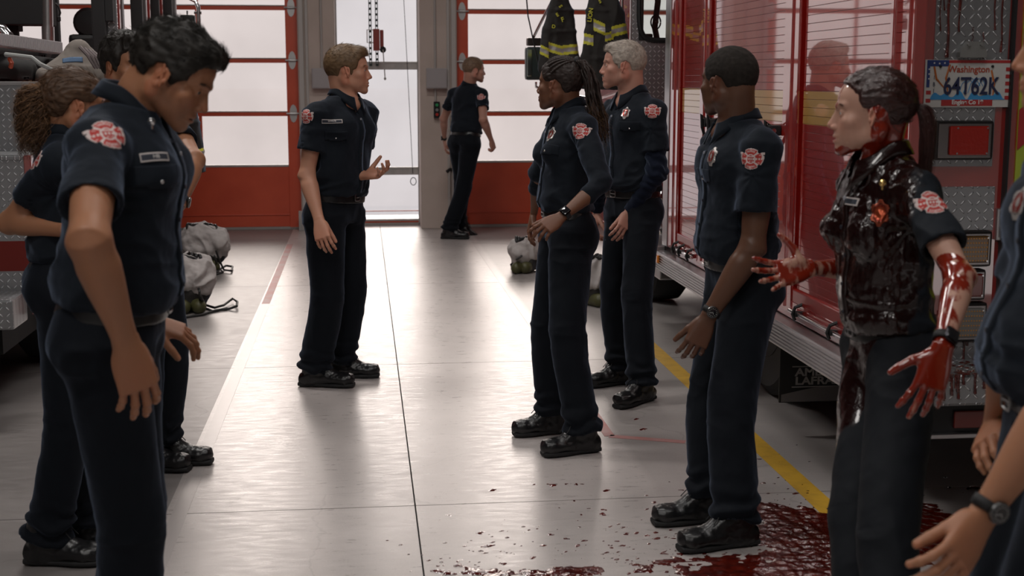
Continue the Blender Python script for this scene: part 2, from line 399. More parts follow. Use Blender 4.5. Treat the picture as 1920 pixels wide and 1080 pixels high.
# painted lines
def line(name, pts, w, col, label, cat='line', grp=None):
    mb = MB(); a, b = A_(*pts[0], 0), A_(*pts[1], 0); d = unit(b - a); n = A_(-d[1], d[0], 0) * w / 2
    mb.poly([(*(a - n)[:2], .0004), (*(b - n)[:2], .0004), (*(b + n)[:2], .0004), (*(a + n)[:2], .0004)], (0, 0, 1), .0009); o = mb.build(name, col); st(o); return o
YEL = mat('yellow_floor_paint', (.62, .36, .03), rough=.45, noise=(14, (.48, .27, .03), .45, .75)); PINK = mat('faded_red_tape', (.46, .12, .11), rough=.5, noise=(6, (.42, .22, .21), .35, .65)); PALE = mat('worn_tape_mark', (.42, .385, .375), rough=.32)
a, b = G(1145, 580)[:2], G(1548, 950)[:2]; d = (b - a) / (b[1] - a[1]); line('trim_1', [a + d * (12.2 - a[1]), a + d * (2 - a[1])], .095, YEL, '')
a, b = G(544, 458)[:2], G(498, 570)[:2]; line('trim_2', [a, b], .06, PINK, ''); d = (b - a) / (b[1] - a[1]); line('trim_3', [b, b + d * (2.6 - b[1])], .06, PALE, '')
a, b = G(890, 455)[:2], G(1143, 818)[:2]; line('trim_4', [a, b + (a - b) * .22], .05, PALE, ''); line('trim_5', [b + (a - b) * .07, b], .05, PINK, ''); line('trim_6', [b, G(1285, 829)[:2]], .05, PINK, '')
a = G(350, 462)[:2]; line('trim_7', [a, G(545, 458)[:2]], .03, PALE, '')
a = G(886, 455)[:2]; line('trim_8', [a, G(985, 458)[:2]], .04, PALE, '')
# walls
HZ = 5.2
def zz(py, Y=YW): return W(676, py, Y)[2]
def xx(px, Y=YW): return W(px, 300, Y)[0]
c1a, c1b, c2a, c2b = xx(563), xx(632), xx(789), xx(858); DTOP = 4.35
print('cols', c1a, c1b, c2a, c2b, 'zz', zz(312), zz(15), zz(428))
mb = MB(); mb.box(c1a, c1b, YW, YW + .5, 0, HZ, .008); mb.box(c2a, c2b, YW, YW + .5, 0, HZ, .008)
mb.box(-8.5, c1a, YW + .1, YW + .5, DTOP, HZ); mb.box(c2b, 8.5, YW + .1, YW + .5, DTOP, HZ); mb.box(c1b, c2a, YW + .1, YW + .5, 3.6, HZ); mb.box(-8.5, -7.3, YW + .1, YW + .5, 0, DTOP); mb.box(7.3, 8.5, YW + .1, YW + .5, 0, DTOP)
for x in (c1a + .10, c1b - .09): mb.box(x - .012, x + .012, YW - .004, YW, 0, HZ)
st(mb.build('wall_back', WALLM))
mb = MB(); mb.box(-8.7, -8.5, -4, YW + .5, 0, HZ); st(mb.build('wall_left', DARKWALL)); mb = MB(); mb.box(8.5, 8.7, -4, YW + .5, 0, HZ); st(mb.build('wall_right', DARKWALL))
mb = MB(); mb.box(-8.7, 8.7, -4.2, -4, 0, HZ); st(mb.build('wall_front', DARKWALL)); mb = MB(); mb.box(-8.7, 8.7, -4.2, YW + .5, HZ, HZ + .2); st(mb.build('ceiling', CEILM))
RUBSEAL = mat('rubber_seal', (.35, .33, .31), rough=.6)
def garage(n, x0, x1, rails, zsolid, zbot, y, red, hinge_side, mull, pane, label):
    e = empty('door_%d' % n, ((x0 + x1) / 2, y, 0)); e['kind'] = 'structure'; fm = RED if red else GREY; ew = .135 if red else .05
    mb = MB(); mb.box(x0, x0 + ew, y, y + .05, zbot, DTOP, .004); mb.box(x1 - ew, x1, y, y + .05, zbot, DTOP, .004); mb.build('door_stile', fm, e)
    for z in rails:
        if z > DTOP - .02: continue
        mb = MB(); hh = .028 if red else .045; mb.box(x0 + ew, x1 - ew, y - .005, y + .05, z - hh, z + hh * .55, .004); mb.box(x0 + ew, x1 - ew, y - .012, y + .04, z + hh * .55, z + hh, .003, mi=1); mb.build('door_rail', fm, e, mats=[GREY])
    mb = MB(); mb.box(x0 + ew, x1 - ew, y + .028, y + .034, zsolid, DTOP); mb.build('glazing', pane, e)
    if zsolid > zbot + .05:
        mb = MB(); mb.box(x0 + ew, x1 - ew, y + .01, y + .045, zbot + .03, zsolid, .003)
        mb.box(x0 + ew, x1 - ew, y - .002, y + .012, zbot + .16, zbot + .17, .002); mb.build('door_panel', RED, e)
        mb = MB(); mb.box(x0 + ew, x1 - ew, y + .0, y + .05, zsolid - .012, zsolid + .012, .003); mb.build('panel_trim', GREY, e)
    mb = MB(); mb.box(x0, x1, y, y + .06, zbot - .0, zbot + .028, .004); mb.build('bottom_seal', RUBSEAL, e)
    for m_ in mull: mb = MB(); mb.box(m_ - .018, m_ + .018, y - .002, y + .04, zsolid, DTOP, .003); mb.build('door_mullion', fm, e)
    if red:
        for z in rails:
            if z > DTOP - .1: continue
            for sx, xe in ((1, x1 - ew / 2), (-1, x0 + ew / 2)):
                mb = MB(); pts = [(math.sin(t * math.pi / 6) * .042, math.cos(t * math.pi / 6) * .10) for t in range(12)]; mb.poly([(xe + a, y - .002, z + b) for a, b in pts], (0, -1, 0), .008)
                mb.cyl((xe, y - .02, z), (1, 0, 0), .016, .07, 12); mb.cyl((xe, y - .02, z), (1, 0, 0), .009, .15, 8); mb.build('roller_hinge', mat('zinc_plate', (.5, .5, .5), rough=.4, metal=.7), e)
    return e
rl = [zz(213), zz(113), zz(14), zz(14) + .59, zz(14) + 1.18, DTOP - .05]
garage(1, -6.6, c1a, rl, zz(311), .0, YW + .12, True, 1, [xx(376)], PANE, '')
rr = [zz(214), zz(115), zz(19), zz(19) + .59, zz(19) + 1.18, DTOP - .05]
garage(3, c2b, 6.6, rr, zz(306), .0, YW + .12, True, -1, [xx(1042)], PANE, '')
Yc = YW + .42
garage(2, xx(628, Yc), xx(792, Yc), [zz(321, Yc), zz(123, Yc), zz(123, Yc) + 1.2, 3.5], .06, 0.0, Yc, False, 1, [], PANE2, '')
# outside ground seen faintly through nothing: the apron
mb = MB(); mb.box(-90, 90, YW + 1.7, YW + 260, -.1, -.02); st(mb.build('ground', mat('apron', (.22, .20, .19), rough=1, spec=0)))
# tracks, conduits, boxes on the columns
def rod(name, pts, r, m, label, cat, grp=None, seg=8):
    mb = MB(); mb.tube(pts, r, seg); o = mb.build(name, m, None, True); return tag(o, label, cat, grp)
TRK = mat('track_steel', (.50, .47, .45), rough=.5, metal=.1)
for k, (x, lab) in enumerate(((c1a - .0, 'left'), (c2b + .0, 'right'))):
    sg = 1 if k == 0 else -1; mb = MB(); xa = x + sg * .015
    mb.box(min(xa, xa + sg * .05), max(xa, xa + sg * .05), YW - .06, YW - .001, .02, 4.6, .003); mb.box(min(xa + sg * .07, xa + sg * .10), max(xa + sg * .07, xa + sg * .10), YW - .04, YW - .001, .02, 4.6, .003)
    for i in range(90): mb.box(xa + sg * .085 - .008, xa + sg * .085 + .008, YW - .046, YW - .038, .1 + i * .05, .125 + i * .05)
    tag(mb.build('door_track', TRK), 'grey steel door track with punched holes on the %s column' % lab, 'door track')
def ebox(px0, px1, py0, py1, label):
    Y = YW - .11; a, b = W(px0, py1, Y), W(px1, py0, Y); e = empty('junction_box', ((a[0] + b[0]) / 2, YW - .05, a[2]), label, 'electrical box')
    mb = MB(); mb.box(a[0], b[0], Y, YW - .0, a[2], b[2], .006); mb.build('enclosure', mat('box_grey', (.40, .37, .38), rough=.45), e)
    mb = MB(); mb.box(a[0] + .01, b[0] - .01, Y - .006, Y, a[2] + .01, b[2] - .01, .003); mb.build('cover', mat('box_grey', (.40, .37, .38), rough=.45), e); return a, b
a, b = ebox(585, 618, 128, 166, 'pale grey junction box on the left column behind the man in the centre')
rod('conduit', [(a[0] + .11, YW - .03, b[2]), (a[0] + .11, YW - .03, 4.9)], .013, TRK, 'vertical conduit above the left junction box', 'conduit')
a, b = ebox(800, 838, 128, 166, 'pale grey junction box on the right column above the walking man')
rod('conduit', [(a[0] + .10, YW - .03, b[2]), (a[0] + .10, YW - .03, 4.9)], .013, TRK, 'vertical conduit above the right junction box', 'conduit')
rod('conduit', [(a[0] + .10, YW - .03, zz(190)), (a[0] + .10, YW - .03, a[2])], .011, TRK, 'short conduit between the right junction box and the push-button switch', 'conduit')
c = W(819, 206, YW - .04); e = empty('door_switch', (c[0], YW - .03, c[2] - .1), 'black push-button door switch with green and red buttons on the right column', 'switch')
mb = MB(); mb.box(c[0] - .033, c[0] + .033, YW - .07, YW - .0, c[2] - .09, c[2] + .09, .006); mb.build('switch_case', RUBBER, e)
for dz, cl, nm in ((.055, (.03, .35, .12), 'green_button'), (0, (.25, .25, .25), 'grey_button'), (-.05, (.5, .03, .02), 'red_button')):
    mb = MB(); mb.cyl((c[0], YW - .075, c[2] + dz), (0, 1, 0), .017, .02, 14); mb.build(nm, mat('btn_' + nm, cl, rough=.3), e, True)
c = W(849, 322, YW - .04); e = empty('wall_valve', (c[0], YW - .03, c[2]), 'small dark valve with hanging pipe low on the right column', 'valve'); mb = MB(); mb.tube([c + A_(.03, .03, .0), c + A_(-.03, 0, .03), c + A_(-.07, -.01, .0)], .018, 8); mb.build('valve_handle', RUBBER, e, True)
mb = MB(); mb.box(c[0] - .01, c[0] + .03, YW - .05, YW - .005, c[2] - .32, c[2] - .02, .005); mb.build('valve_pipe', TRK, e)
c = W(866, 415, YW - .05); mb = MB(); mb.box(c[0] - .035, c[0] + .035, YW - .06, YW + .0, 0, .28, .004); tag(mb.build('column_guard', GREY), 'short grey steel guard plate at the foot of the right column', 'guard')
c = W(558, 412, YW); mb = MB(); mb.box(c1a - .03, c1a + .05, YW - .06, YW + .0, 0, .22, .004); tag(mb.build('column_guard', GREY), 'short grey steel guard plate at the foot of the left column', 'guard')
# hoist in front of the middle door
Yh = YW + .30; e = empty('door_hoist', (xx(704, Yh), Yh, zz(130, Yh)), 'red door hoist on perforated steel strips at the middle door', 'hoist')
for px in (698, 710):
    x = xx(px, Yh); mb = MB(); zb = zz(124, Yh); n = int((3.6 - zb) / .062); w = .016
    mb.box(x - w, x - w + .009, Yh, Yh + .006, zb, 3.6); mb.box(x + w - .009, x + w, Yh, Yh + .006, zb, 3.6)
    for i in range(n): mb.box(x - w, x + w, Yh, Yh + .006, zb + i * .062, zb + i * .062 + .026)
    mb.build('perforated_strip', mat('strip_steel', (.07, .09, .09), rough=.45, metal=.5), e)
a, b = W(700, 95, Yh - .12), W(719, 54, Yh - .12); mb = MB(); mb.box(a[0], b[0] - .045, Yh - .16, Yh - .005, a[2], b[2], .01); mb.box(b[0] - .04, b[0], Yh - .14, Yh - .02, a[2], b[2] - .01, .01); mb.build('hoist_housing', mat('hoist_red', (.30, .04, .03), rough=.4), e)
mb = MB(); mb.cyl((b[0] - .01, Yh - .17, a[2] + .01), (0, 1, 0), .035, .05, 16); mb.build('chain_wheel', RUBBER, e, True)
a2 = W(688, 52, Yh - .05); mb = MB(); mb.tube([(a[0] + .03, Yh - .06, b[2] - .01), (a2[0], Yh - .06, b[2] - .01), (a2[0], Yh - .06, b[2] - .15), (a[0], Yh - .06, b[2] - .15)], .007, 6); mb.build('bracket', mat('white_metal', (.6, .58, .56), rough=.4), e)
mb = MB(); p0 = A_(b[0] - .01, Yh - .2, a[2] + .01); p1 = W(722, 147, Yh - .2); mb.tube([p0, p1], .007, 6); mb.lathe(p1, (0, 0, 1), [(.003, -.02), (.014, -.012), (.014, .005), (.003, .015)], 10); mb.build('pull_rod', TRK, e, True)
mb = MB(); Yk = Yc - .03; p = [W(755, -40, Yk), W(764, 130, Yk), W(774, 325, Yk)]; mb.tube(p, .0035, 5); e2 = empty('pull_cord', p[-1], 'thin pull cord with a ring hanging down the middle door', 'cord'); mb.build('cord', RUBBER, e2, True)
mb = MB(); c = W(775, 340, Yk); mb.tube([c + A_(math.cos(t * .4189) * .033, 0, math.sin(t * .4189) * .044) for t in range(16)], .005, 6); mb.build('ring', RUBBER, e2, True)
# ================================================================ the two fire engines
TRED = mat('engine_red', (.33, .010, .006), rough=.22, coat=1.0, coat_r=.03, coat_ior=3.8, spec=.5)
TRED2 = mat('engine_red_dark', (.26, .010, .006), rough=.28, coat=.6, coat_r=.06)
ALU = mat('brushed_aluminium', (.60, .59, .60), rough=.3, metal=1, bump=(120, .08, .001, 2)); BLK = mat('black_trim', (.01, .01, .011), rough=.5); DARK = mat('dark_interior', (.008, .008, .009), rough=.8)
GLASS = mat('window_glass', (.85, .95, .92), rough=.03, trans=1.0)
def diamond(name, axes, sc=32.0, col=(.62, .63, .65)):
    m = mat(name, col, rough=.28, metal=1); N = m.node_tree.nodes; Lk = m.node_tree.links; b = N['Principled BSDF']; b.inputs['Metallic'].default_value = .72; tc = N.new('ShaderNodeTexCoord'); s = N.new('ShaderNodeSeparateXYZ'); Lk.new(tc.outputs['Object'], s.inputs[0])
    def M(op, a, b_=None):
        x = N.new('ShaderNodeMath'); x.operation = op
        for i, v in enumerate((a, b_)):
            if v is None: continue
            if isinstance(v, (int, float)): x.inputs[i].default_value = v
            else: Lk.new(v, x.inputs[i])
        return x.outputs[0]
    a = M('MULTIPLY', s.outputs[axes[0]], sc); c = M('MULTIPLY', s.outputs[axes[1]], sc); fa, fc = M('FLOOR', a), M('FLOOR', c); u, v = M('SUBTRACT', M('SUBTRACT', a, fa), .5), M('SUBTRACT', M('SUBTRACT', c, fc), .5)
    par = M('ABSOLUTE', M('MODULO', M('ADD', fa, fc), 2)); sg = M('SUBTRACT', M('MULTIPLY', par, 2), 1); vs = M('MULTIPLY', v, sg); p = M('ADD', u, vs); q = M('SUBTRACT', u, vs)
    e = M('ADD', M('POWER', M('ABSOLUTE', M('DIVIDE', p, .60)), 2), M('POWER', M('ABSOLUTE', M('DIVIDE', q, .17)), 2)); h = N.new('ShaderNodeMapRange'); h.inputs[1].default_value = .3; h.inputs[2].default_value = 1.1; h.inputs[3].default_value = 1; h.inputs[4].default_value = 0; Lk.new(e, h.inputs[0])
    bp = N.new('ShaderNodeBump'); bp.inputs['Strength'].default_value = 1; bp.inputs['Distance'].default_value = .004; Lk.new(h.outputs[0], bp.inputs['Height']); Lk.new(bp.outputs[0], b.inputs['Normal'])
    x = N.new('ShaderNodeMix'); x.data_type = 'RGBA'; x.inputs[6].default_value = (*[c_ * .55 for c_ in col], 1); x.inputs[7].default_value = (*[min(1, c_ * 1.5) for c_ in col], 1); Lk.new(h.outputs[0], x.inputs[0]); Lk.new(x.outputs[2], b.inputs['Base Color']); return m
DPX = diamond('tread_plate_rear', (0, 2)); DPY = diamond('tread_plate_side', (1, 2)); DPZ = diamond('tread_plate_top', (0, 1))
GOLDP = mat('gold_band', (.50, .27, .05), rough=.3, coat=1, coat_r=.04, coat_ior=2.6)
TX = 1.95; TY = 4.8
eng = empty('fire_engine', (3.2, 7.8, 0), 'red fire engine on the right with roller shutters and blood-splashed rear', 'fire engine', None)
def XY(px, X=TX): return X / ((px - 676) / FOC)          # world Y of a pixel column on the engine's side
def part(name, mb, m, parent=eng, smooth=False, mats=None): return mb.build(name, m, parent, smooth, mats)
yr = lambda px: W(px, 150, TY)[0]; zr = lambda py: W(1780, py, TY)[2]
# shell
cabY = 10.9
mb = MB(); mb.box(TX + .03, 4.4, TY + .03, 8.34, .62, 3.05, .02); part('body_shell', mb, TRED)
mb = MB(); mb.box(TX + .22, 4.3, TY + .25, cabY, .30, .62); part('chassis', mb, DARK)
def vert(px): return XY(px)
cols = [(1690, 1706), (1466, 1493), (1311, 1326), (1256, 1271)]
shut = [(1493, 1690), (1326, 1466), (1271, 1311)]
def wx(px): # solve world Y on plane X=TX at column px (row 300)
    d = ray(px, 300); return TX / d[0] * d[1]
for k, (a, b) in enumerate(shut):
    ya, yb = wx(b), wx(a); zb, zt = .70, 2.95; pitch = .0365; n = int((zt - zb) / pitch); V = []; F = []; Mi = []
    prof = [(.004, .000), (.0075, .05), (.0075, .95), (.004, .99)]
    for i in range(n):
        for o_, t in prof:
            z = zb + (i + t) * pitch; V += [(TX + .022 - o_, ya + .03, z), (TX + .022 - o_, yb - .03, z)]
    for i in range(len(V) // 2 - 1):
        F.append((2 * i, 2 * i + 1, 2 * i + 3, 2 * i + 2)); zc = V[2 * i][2]; Mi.append(1 if 1.462 < zc < 1.585 else 0)
    F = [f[::-1] for f in F]; s_ = mesh('roller_shutter', V, F, TRED, eng, False, [GOLDP], Mi)
    mb = MB(); mb.box(TX + .0, TX + .03, ya, yb, .655, .715, .006); part('shutter_bottom_rail', mb, TRED2, s_)
    zbar = .622; mb = MB(); mb.tube([(TX - .022, ya + .04, zbar), (TX - .022, yb - .04, zbar)], .010, 10); part('lift_bar', mb, CHROME, s_, True)
    for f_ in (.12, .5, .88) if k < 2 else (.2, .6, .9):
        y_ = ya + (yb - ya) * f_; mb = MB(); mb.tube([(TX + .01, y_, zbar + .045), (TX - .03, y_, zbar + .03), (TX - .042, y_, zbar), (TX - .03, y_, zbar - .028)], .008, 6); mb.box(TX - .035, TX + .01, y_ - .014, y_ + .014, zbar - .012, zbar + .012, .003); part('bar_clip', mb, BLK, s_)
    if k == 1:
        mb = MB(); mb.tube([(TX - .035, ya + .02, 1.425), (TX - .035, yb - .02, 1.425)], .011, 10); part('lift_bar', mb, CHROME, s_, True)
        for f_ in (.06, .16, .84, .94):
            y_ = ya + (yb - ya) * f_; mb = MB(); mb.box(TX - .05, TX + .012, y_ - .02, y_ + .02, 1.40, 1.45, .006); mb.tube([(TX - .03, y_, 1.44), (TX - .06, y_, 1.47), (TX - .055, y_, 1.40), (TX - .04, y_ + .01, 1.36)], .009, 6); part('bar_clip', mb, BLK, s_)
for k, (a, b) in enumerate(cols):
    ya, yb = wx(b), wx(a); mb = MB(); mb.box(TX - .006, TX + .04, ya, yb, .60, 3.05, .005); mb.box(TX - .014, TX - .004, ya + (yb - ya) * .38, ya + (yb - ya) * .62, .62, 3.0, .003); part('shutter_post', mb, TRED)
mb = MB(); mb.box(TX + .0, TX + .04, wx(1690), wx(1271), .575, .66, .006); part('sill_band', mb, TRED)
mb = MB(); mb.box(TX - .07, TX + .06, wx(1700), wx(1235), .452, .57, .004)
for i in range(7): mb.box(TX - .079, TX - .069, wx(1700), wx(1235), .462 + i * .0155, .469 + i * .0155, .002)
part('rub_rail', mb, ALU)
mb = MB(); mb.box(TX - .08, TX - .0, wx(1252), wx(1235), .455, .60, .01); part('marker_light_housing', mb, ALU); c = G(1253, 511, .53); mb = MB(); mb.box(TX - .092, TX - .075, wx(1262), wx(1250), .505, .555, .006); part('marker_light', mb, mat('amber_lens', (.75, .22, .02), rough=.15, coat=1))
mb = MB(); mb.box(TX - .02, TX + .4, 8.5, 9.0, .36, .60, .01); part('step_well', mb, ALU)
# cab: its rear wall of tread plate faces the camera, a rounded window in it; the side is red
YC = 9.35; XC = W(1180, 300, YC)[0]; ux = lambda px: W(px, 100, YC)[0]; uz = lambda py: W(1220, py, YC)[2]
wx0, wx1, wz0, wz1 = ux(1197), ux(1197) + .46, uz(76), uz(76) + .72
mb = MB(); mb.box(XC, wx0, YC, YC + .04, .55, 3.0); mb.box(wx0, 4.4, YC, YC + .04, .55, wz0); mb.box(wx0, 4.4, YC, YC + .04, wz1, 3.0); mb.box(wx1, 4.4, YC, YC + .04, wz0, wz1); part('cab_rear_tread', mb, DPX)
mb = MB(); cx0, cz0, hw, hz = (wx0 + wx1) / 2, (wz0 + wz1) / 2, (wx1 - wx0) / 2, (wz1 - wz0) / 2; pts = []
for i in range(41):
    an = 2 * math.pi * i / 40; q = lambda t: math.copysign(abs(t) ** .36, t); pts.append((cx0 + hw * q(math.cos(an)), YC - .006, cz0 + hz * q(math.sin(an))))
mb.tube(pts, .019, 8)
for sx in (-1, 1):
    for sz in (-1, 1): mb.box(min(cx0 + sx * hw, cx0 + sx * (hw - .04)), max(cx0 + sx * hw, cx0 + sx * (hw - .04)), YC - .004, YC + .01, min(cz0 + sz * hz, cz0 + sz * (hz - .04)), max(cz0 + sz * hz, cz0 + sz * (hz - .04)))
part('window_gasket', mb, BLK, eng, True)
mb = MB(); mb.box(wx0, wx1, YC + .015, YC + .02, wz0, wz1); part('cab_window', mb, GLASS)
cabY = 10.7
mb = MB(); mb.box(XC - .0, XC + .05, YC + .04, 9.8, .55, 3.0, .01); mb.box(XC, XC + .05, 9.8, cabY, .55, 1.75, .01); mb.box(XC, XC + .05, cabY - .12, cabY, 1.75, 3.0, .01); mb.box(XC, XC + .05, 9.8, cabY, 2.85, 3.0, .01); part('cab_side', mb, TRED)
mb = MB(); mb.box(XC - .006, XC + .002, YC - .002, YC + .03, .55, 3.0, .002); mb.tube([(XC - .03, YC + .16, .9), (XC - .03, YC + .16, 2.8)], .012, 8); part('edge_trim', mb, CHROME, eng, True)
mb = MB(); mb.box(4.36, 4.4, YC, cabY, .55, 3.0); mb.box(XC + .04, 4.4, cabY - .04, cabY, .55, 1.6); mb.box(XC, 4.4, YC, cabY, 3.0, 3.06); mb.box(XC + .5, 4.1, 10.1, 10.4, .6, 1.8, .05); part('cab_shell', mb, TRED2)
hx = ux(1236); mb = MB(); mb.tube([A_(hx, YC + .13, uz(40)) + A_(math.cos(t * .39) * .035, 0, math.sin(t * .39) * .05) for t in range(17)], .006, 6); mb.tube([(hx + .02, YC + .16, uz(75)), (hx, YC + .16, uz(50)), (hx + .02, YC + .16, uz(0)), (hx, YC + .18, uz(-60))], .022, 8); mb.lathe((hx, YC + .12, uz(40)), (0, 1, 0), [(.012, -.02), (.02, 0), (.012, .02)], 12); part('hanging_headset', mb, BLK, eng, True)
mb = MB(); mb.box(wx0 + .01, wx0 + .05, YC + .08, YC + .12, wz0 + .02, wz1); mb.box(wx0 + .01, wx0 + .12, YC + .08, YC + .13, wz0, wz0 + .05, .01); part('window_fitting', mb, BLK)
mb = MB(); mb.box(TX - .012, TX + .02, wx(1256), wx(1247), .6, 3.0, .004); part('corner_trim', mb, ALU)
for i, (py, r) in enumerate(((305, .035), (365, .05), (430, .04), (468, .03))):
    x = ux(1243); z = uz(py); mb = MB(); mb.lathe((x, YC, z), (0, -1, 0), [(r * .7, 0), (r * .7, .03), (r, .035), (r, .07), (r * .5, .085), (r * .5, .10)], 18); part('hose_outlet', mb, CHROME, eng, True)
    mb = MB(); mb.box(x - .03, x + .03, YC - .02, YC, z + r + .01, z + r + .035, .004); part('outlet_label', mb, TRED)
# mirror on its arm
c = W(1001, 112, 11.4); mr = MB(); w_ = .07; mb = MB(); a, b = W(985, 150, 11.4), W(1016, 88, 11.4); mb.box(a[0], b[0], 11.37, 11.47, a[2], b[2], .025); mi = part('side_mirror', mb, mat('mirror_housing', (.02, .03, .03), rough=.3))
mb = MB(); mb.box(a[0] + .012, a[0] + .05, 11.362, 11.372, a[2] + .03, b[2] - .02, .004); part('mirror_face', mb, mat('mirror_silver', (.55, .65, .63), rough=.15, metal=1), mi)
mb = MB(); a2, b2 = W(988, 86, 11.4), W(1015, 71, 11.4); mb.box(a2[0], b2[0], 11.37, 11.46, a2[2], b2[2], .012); part('mirror_lamp', mb, mat('lamp_dark', (.12, .10, .10), rough=.15, metal=.8), mi)
mb = MB(); p = W(1005, 158, 11.4); mb.tube([p + A_(0, 0, .02), p - A_(0, 0, .02), p + A_(.05, 0, -.05), A_(XC + .02, 10.68, 1.5)], .012, 8); mb.tube([W(1000, 70, 11.4), A_(1.6, 11.1, 2.35), A_(XC + .02, 10.68, 2.4)], .012, 8); part('mirror_arm', mb, CHROME, mi, True)
rod('overhead_cord', [W(984, -40, 11), W(990, 30, 11), W(1003, 90, 11), W(1014, 140, 11), W(1020, 190, 11)], .006, BLK, 'thin black cord hanging in front of the side mirror', 'cord', seg=6)
# rear face
R_ = MB(); mb = MB(); mb.box(TX, 4.4, TY, TY + .04, .60, 3.05, .008); rear = part('rear_panel', mb, TRED)
mb = MB(); mb.box(TX, TX + .06, TY - .012, TY, .62, 3.0, .005); mb.box(yr(1703), yr(1712), TY - .006, TY, .62, 3.0, .002); part('corner_moulding', mb, TRED, rear)
def rp(name, x0, x1, y0, y1, dep, m, bev=.006, par=rear, base=0.0):
    mb = MB(); mb.box(yr(x0), yr(x1), TY - base - dep, TY - base, zr(y1), zr(y0), bev); return part(name, mb, m, par)
rp('tread_panel', 1748, 1886, -400, 112, .005, DPX, .001); rp('tread_panel', 1740, 1868, 200, 312, .005, DPX, .001); rp('tread_panel', 1775, 1876, 350, 432, .005, DPX, .001); rp('tread_panel', 1775, 1870, 642, 702, .005, DPX, .001)
mb = MB(); x0, x1 = yr(1790), yr(1840); mb.poly([(x0 + .03, TY - .006, zr(78)), (x1 - .03 + .012, TY - .006, zr(78)), (x1, TY - .006, zr(100)), (x1, TY - .006, zr(108)), (x0, TY - .006, zr(108)), (x0, TY - .006, zr(98))], (0, -1, 0), .03)
for q in (1804, 1828): mb.cyl((yr(q), TY - .04, zr(84)), (0, 1, 0), .006, .012, 8)
part('plate_lamp', mb, mat('lamp_steel', (.30, .30, .29), rough=.45, metal=.7), rear)
# licence plate
px0, px1, pz0, pz1 = yr(1731), yr(1893), zr(201), zr(112); cx_, cz_ = (px0 + px1) / 2, (pz0 + pz1) / 2; PW, PH = px1 - px0, pz1 - pz0; yp = TY - .012
mb = MB(); mb.box(px0, px1, yp - .002, yp + .002, pz0, pz1, .001); lp = part('licence_plate', mb, mat('plate_white', (.50, .49, .47), rough=.35), rear)
BLUE = mat('plate_blue', (.02, .04, .16), rough=.4); PRED = mat('plate_red', (.36, .03, .03), rough=.4); SKY = mat('plate_sky_blue', (.04, .24, .50), rough=.4); PWH = mat('plate_star', (.6, .6, .58), rough=.4); NAVYT = mat('plate_navy_digits', (.015, .02, .06), rough=.4); ORG = mat('plate_rust', (.45, .13, .03), rough=.4)
def pl(name, u0, u1, v0, v1, m, d=.001):
    mb = MB(); mb.box(px0 + u0 * PW, px0 + u1 * PW, yp - .002 - d, yp - .0015, pz0 + v0 * PH, pz0 + v1 * PH); return part(name, mb, m, lp)
pl('red_top_band', .27, .985, .93, .99, PRED); pl('red_bottom_band', .20, .79, .03, .17, PRED, .0016); pl('blue_canton', .02, .27, .86, .99, BLUE); pl('blue_side', .02, .055, .42, .86, BLUE)
for i in range(5):
    pl('red_stripe', .93, .99, .16 + i * .15, .24 + i * .15, PRED)
for i in range(2): pl('red_stripe', .02, .075, .10 + i * .17, .18 + i * .17, PRED)
mb = MB(); z_ = yp - .0032
for (u0, u1, s_) in ((.07, .93, 0),):
    n = 40; top = [(u0 + (u1 - u0) * i / n, .20 + .10 * abs(math.sin(i * .32)) + .05 * math.sin(i * .9)) for i in range(n + 1)]
    pts = [(px0 + u * PW, z_, pz0 + v * PH) for u, v in [(u1, .16), (u0, .16)] + top]; mb.poly(pts, (0, -1, 0), .0005)
part('plate_wave', mb, SKY, lp)
mb = MB()
for sgn in range(5): mb.tube([(px0 + u * PW, z_ - .0005, pz0 + v * PH) for u, v in ((.40 + sgn * .05, .3), (.43 + sgn * .05, .5), (.50 + sgn * .04, .62), (.58 + sgn * .03, .45))], .0012, 4)
part('plate_swirl', mb, SKY, lp)
for sgn, (us) in enumerate((((.10, .86), (.13, .6), (.22, .42)), ((.28, .9), (.24, .62), (.27, .3)), ((.76, .78), (.80, .5), (.79, .25)))):
    mb = MB(); mb.tube([(px0 + u * PW, z_, pz0 + v * PH) for u, v in us], [.0035, .004, .002], 5); part('rust_streak', mb, ORG, lp)
for i in range(6):
    u, v = [(.045, .80), (.045, .70), (.045, .60), (.10, .93), (.16, .92), (.22, .93)][i]; mb = MB(); q = []
    for j in range(10): rr = .0045 if j % 2 == 0 else .0019; q.append((px0 + u * PW + rr * math.sin(j * .6283), yp - .0032, pz0 + v * PH + rr * math.cos(j * .6283)))
    mb.poly(q, (0, -1, 0), .0004); part('star', mb, PWH, lp)
TF = tframe((1, 0, 0), (0, 0, 1)); TF = np.stack([A_(1, 0, 0), A_(0, 0, 1), A_(0, -1, 0)], 1)
text3d('state_name', 'Washington', .034, A_(px0 + .50 * PW, yp - .0035, pz0 + .795 * PH), TF, mat('plate_text_red', (.35, .06, .03), rough=.4), lp, .0005, sx=.98, bold=.0006)
text3d('plate_number', '64T62K', .090, A_(px0 + .535 * PW, yp - .0052, pz0 + .43 * PH), TF, NAVYT, lp, .0012, sx=.74, bold=.0012)
text3d('station_name', 'Engine Co 19', .023, A_(px0 + .5 * PW, yp - .0045, pz0 + .105 * PH), TF, PWH, lp, .0005, sx=.98, bold=.0006)
for j, ch in enumerate('1B1'): text3d('side_digit', ch, .022, A_(px0 + .105 * PW, yp - .004, pz0 + (.62 - j * .14) * PH), TF, NAVYT, lp, .0005, sx=.7)
for u in (.17, .77): mb = MB(); mb.cyl((px0 + u * PW, yp - .004, pz0 + .86 * PH), (0, 1, 0), .005, .006, 10); part('plate_bolt', mb, BLK, lp, True)
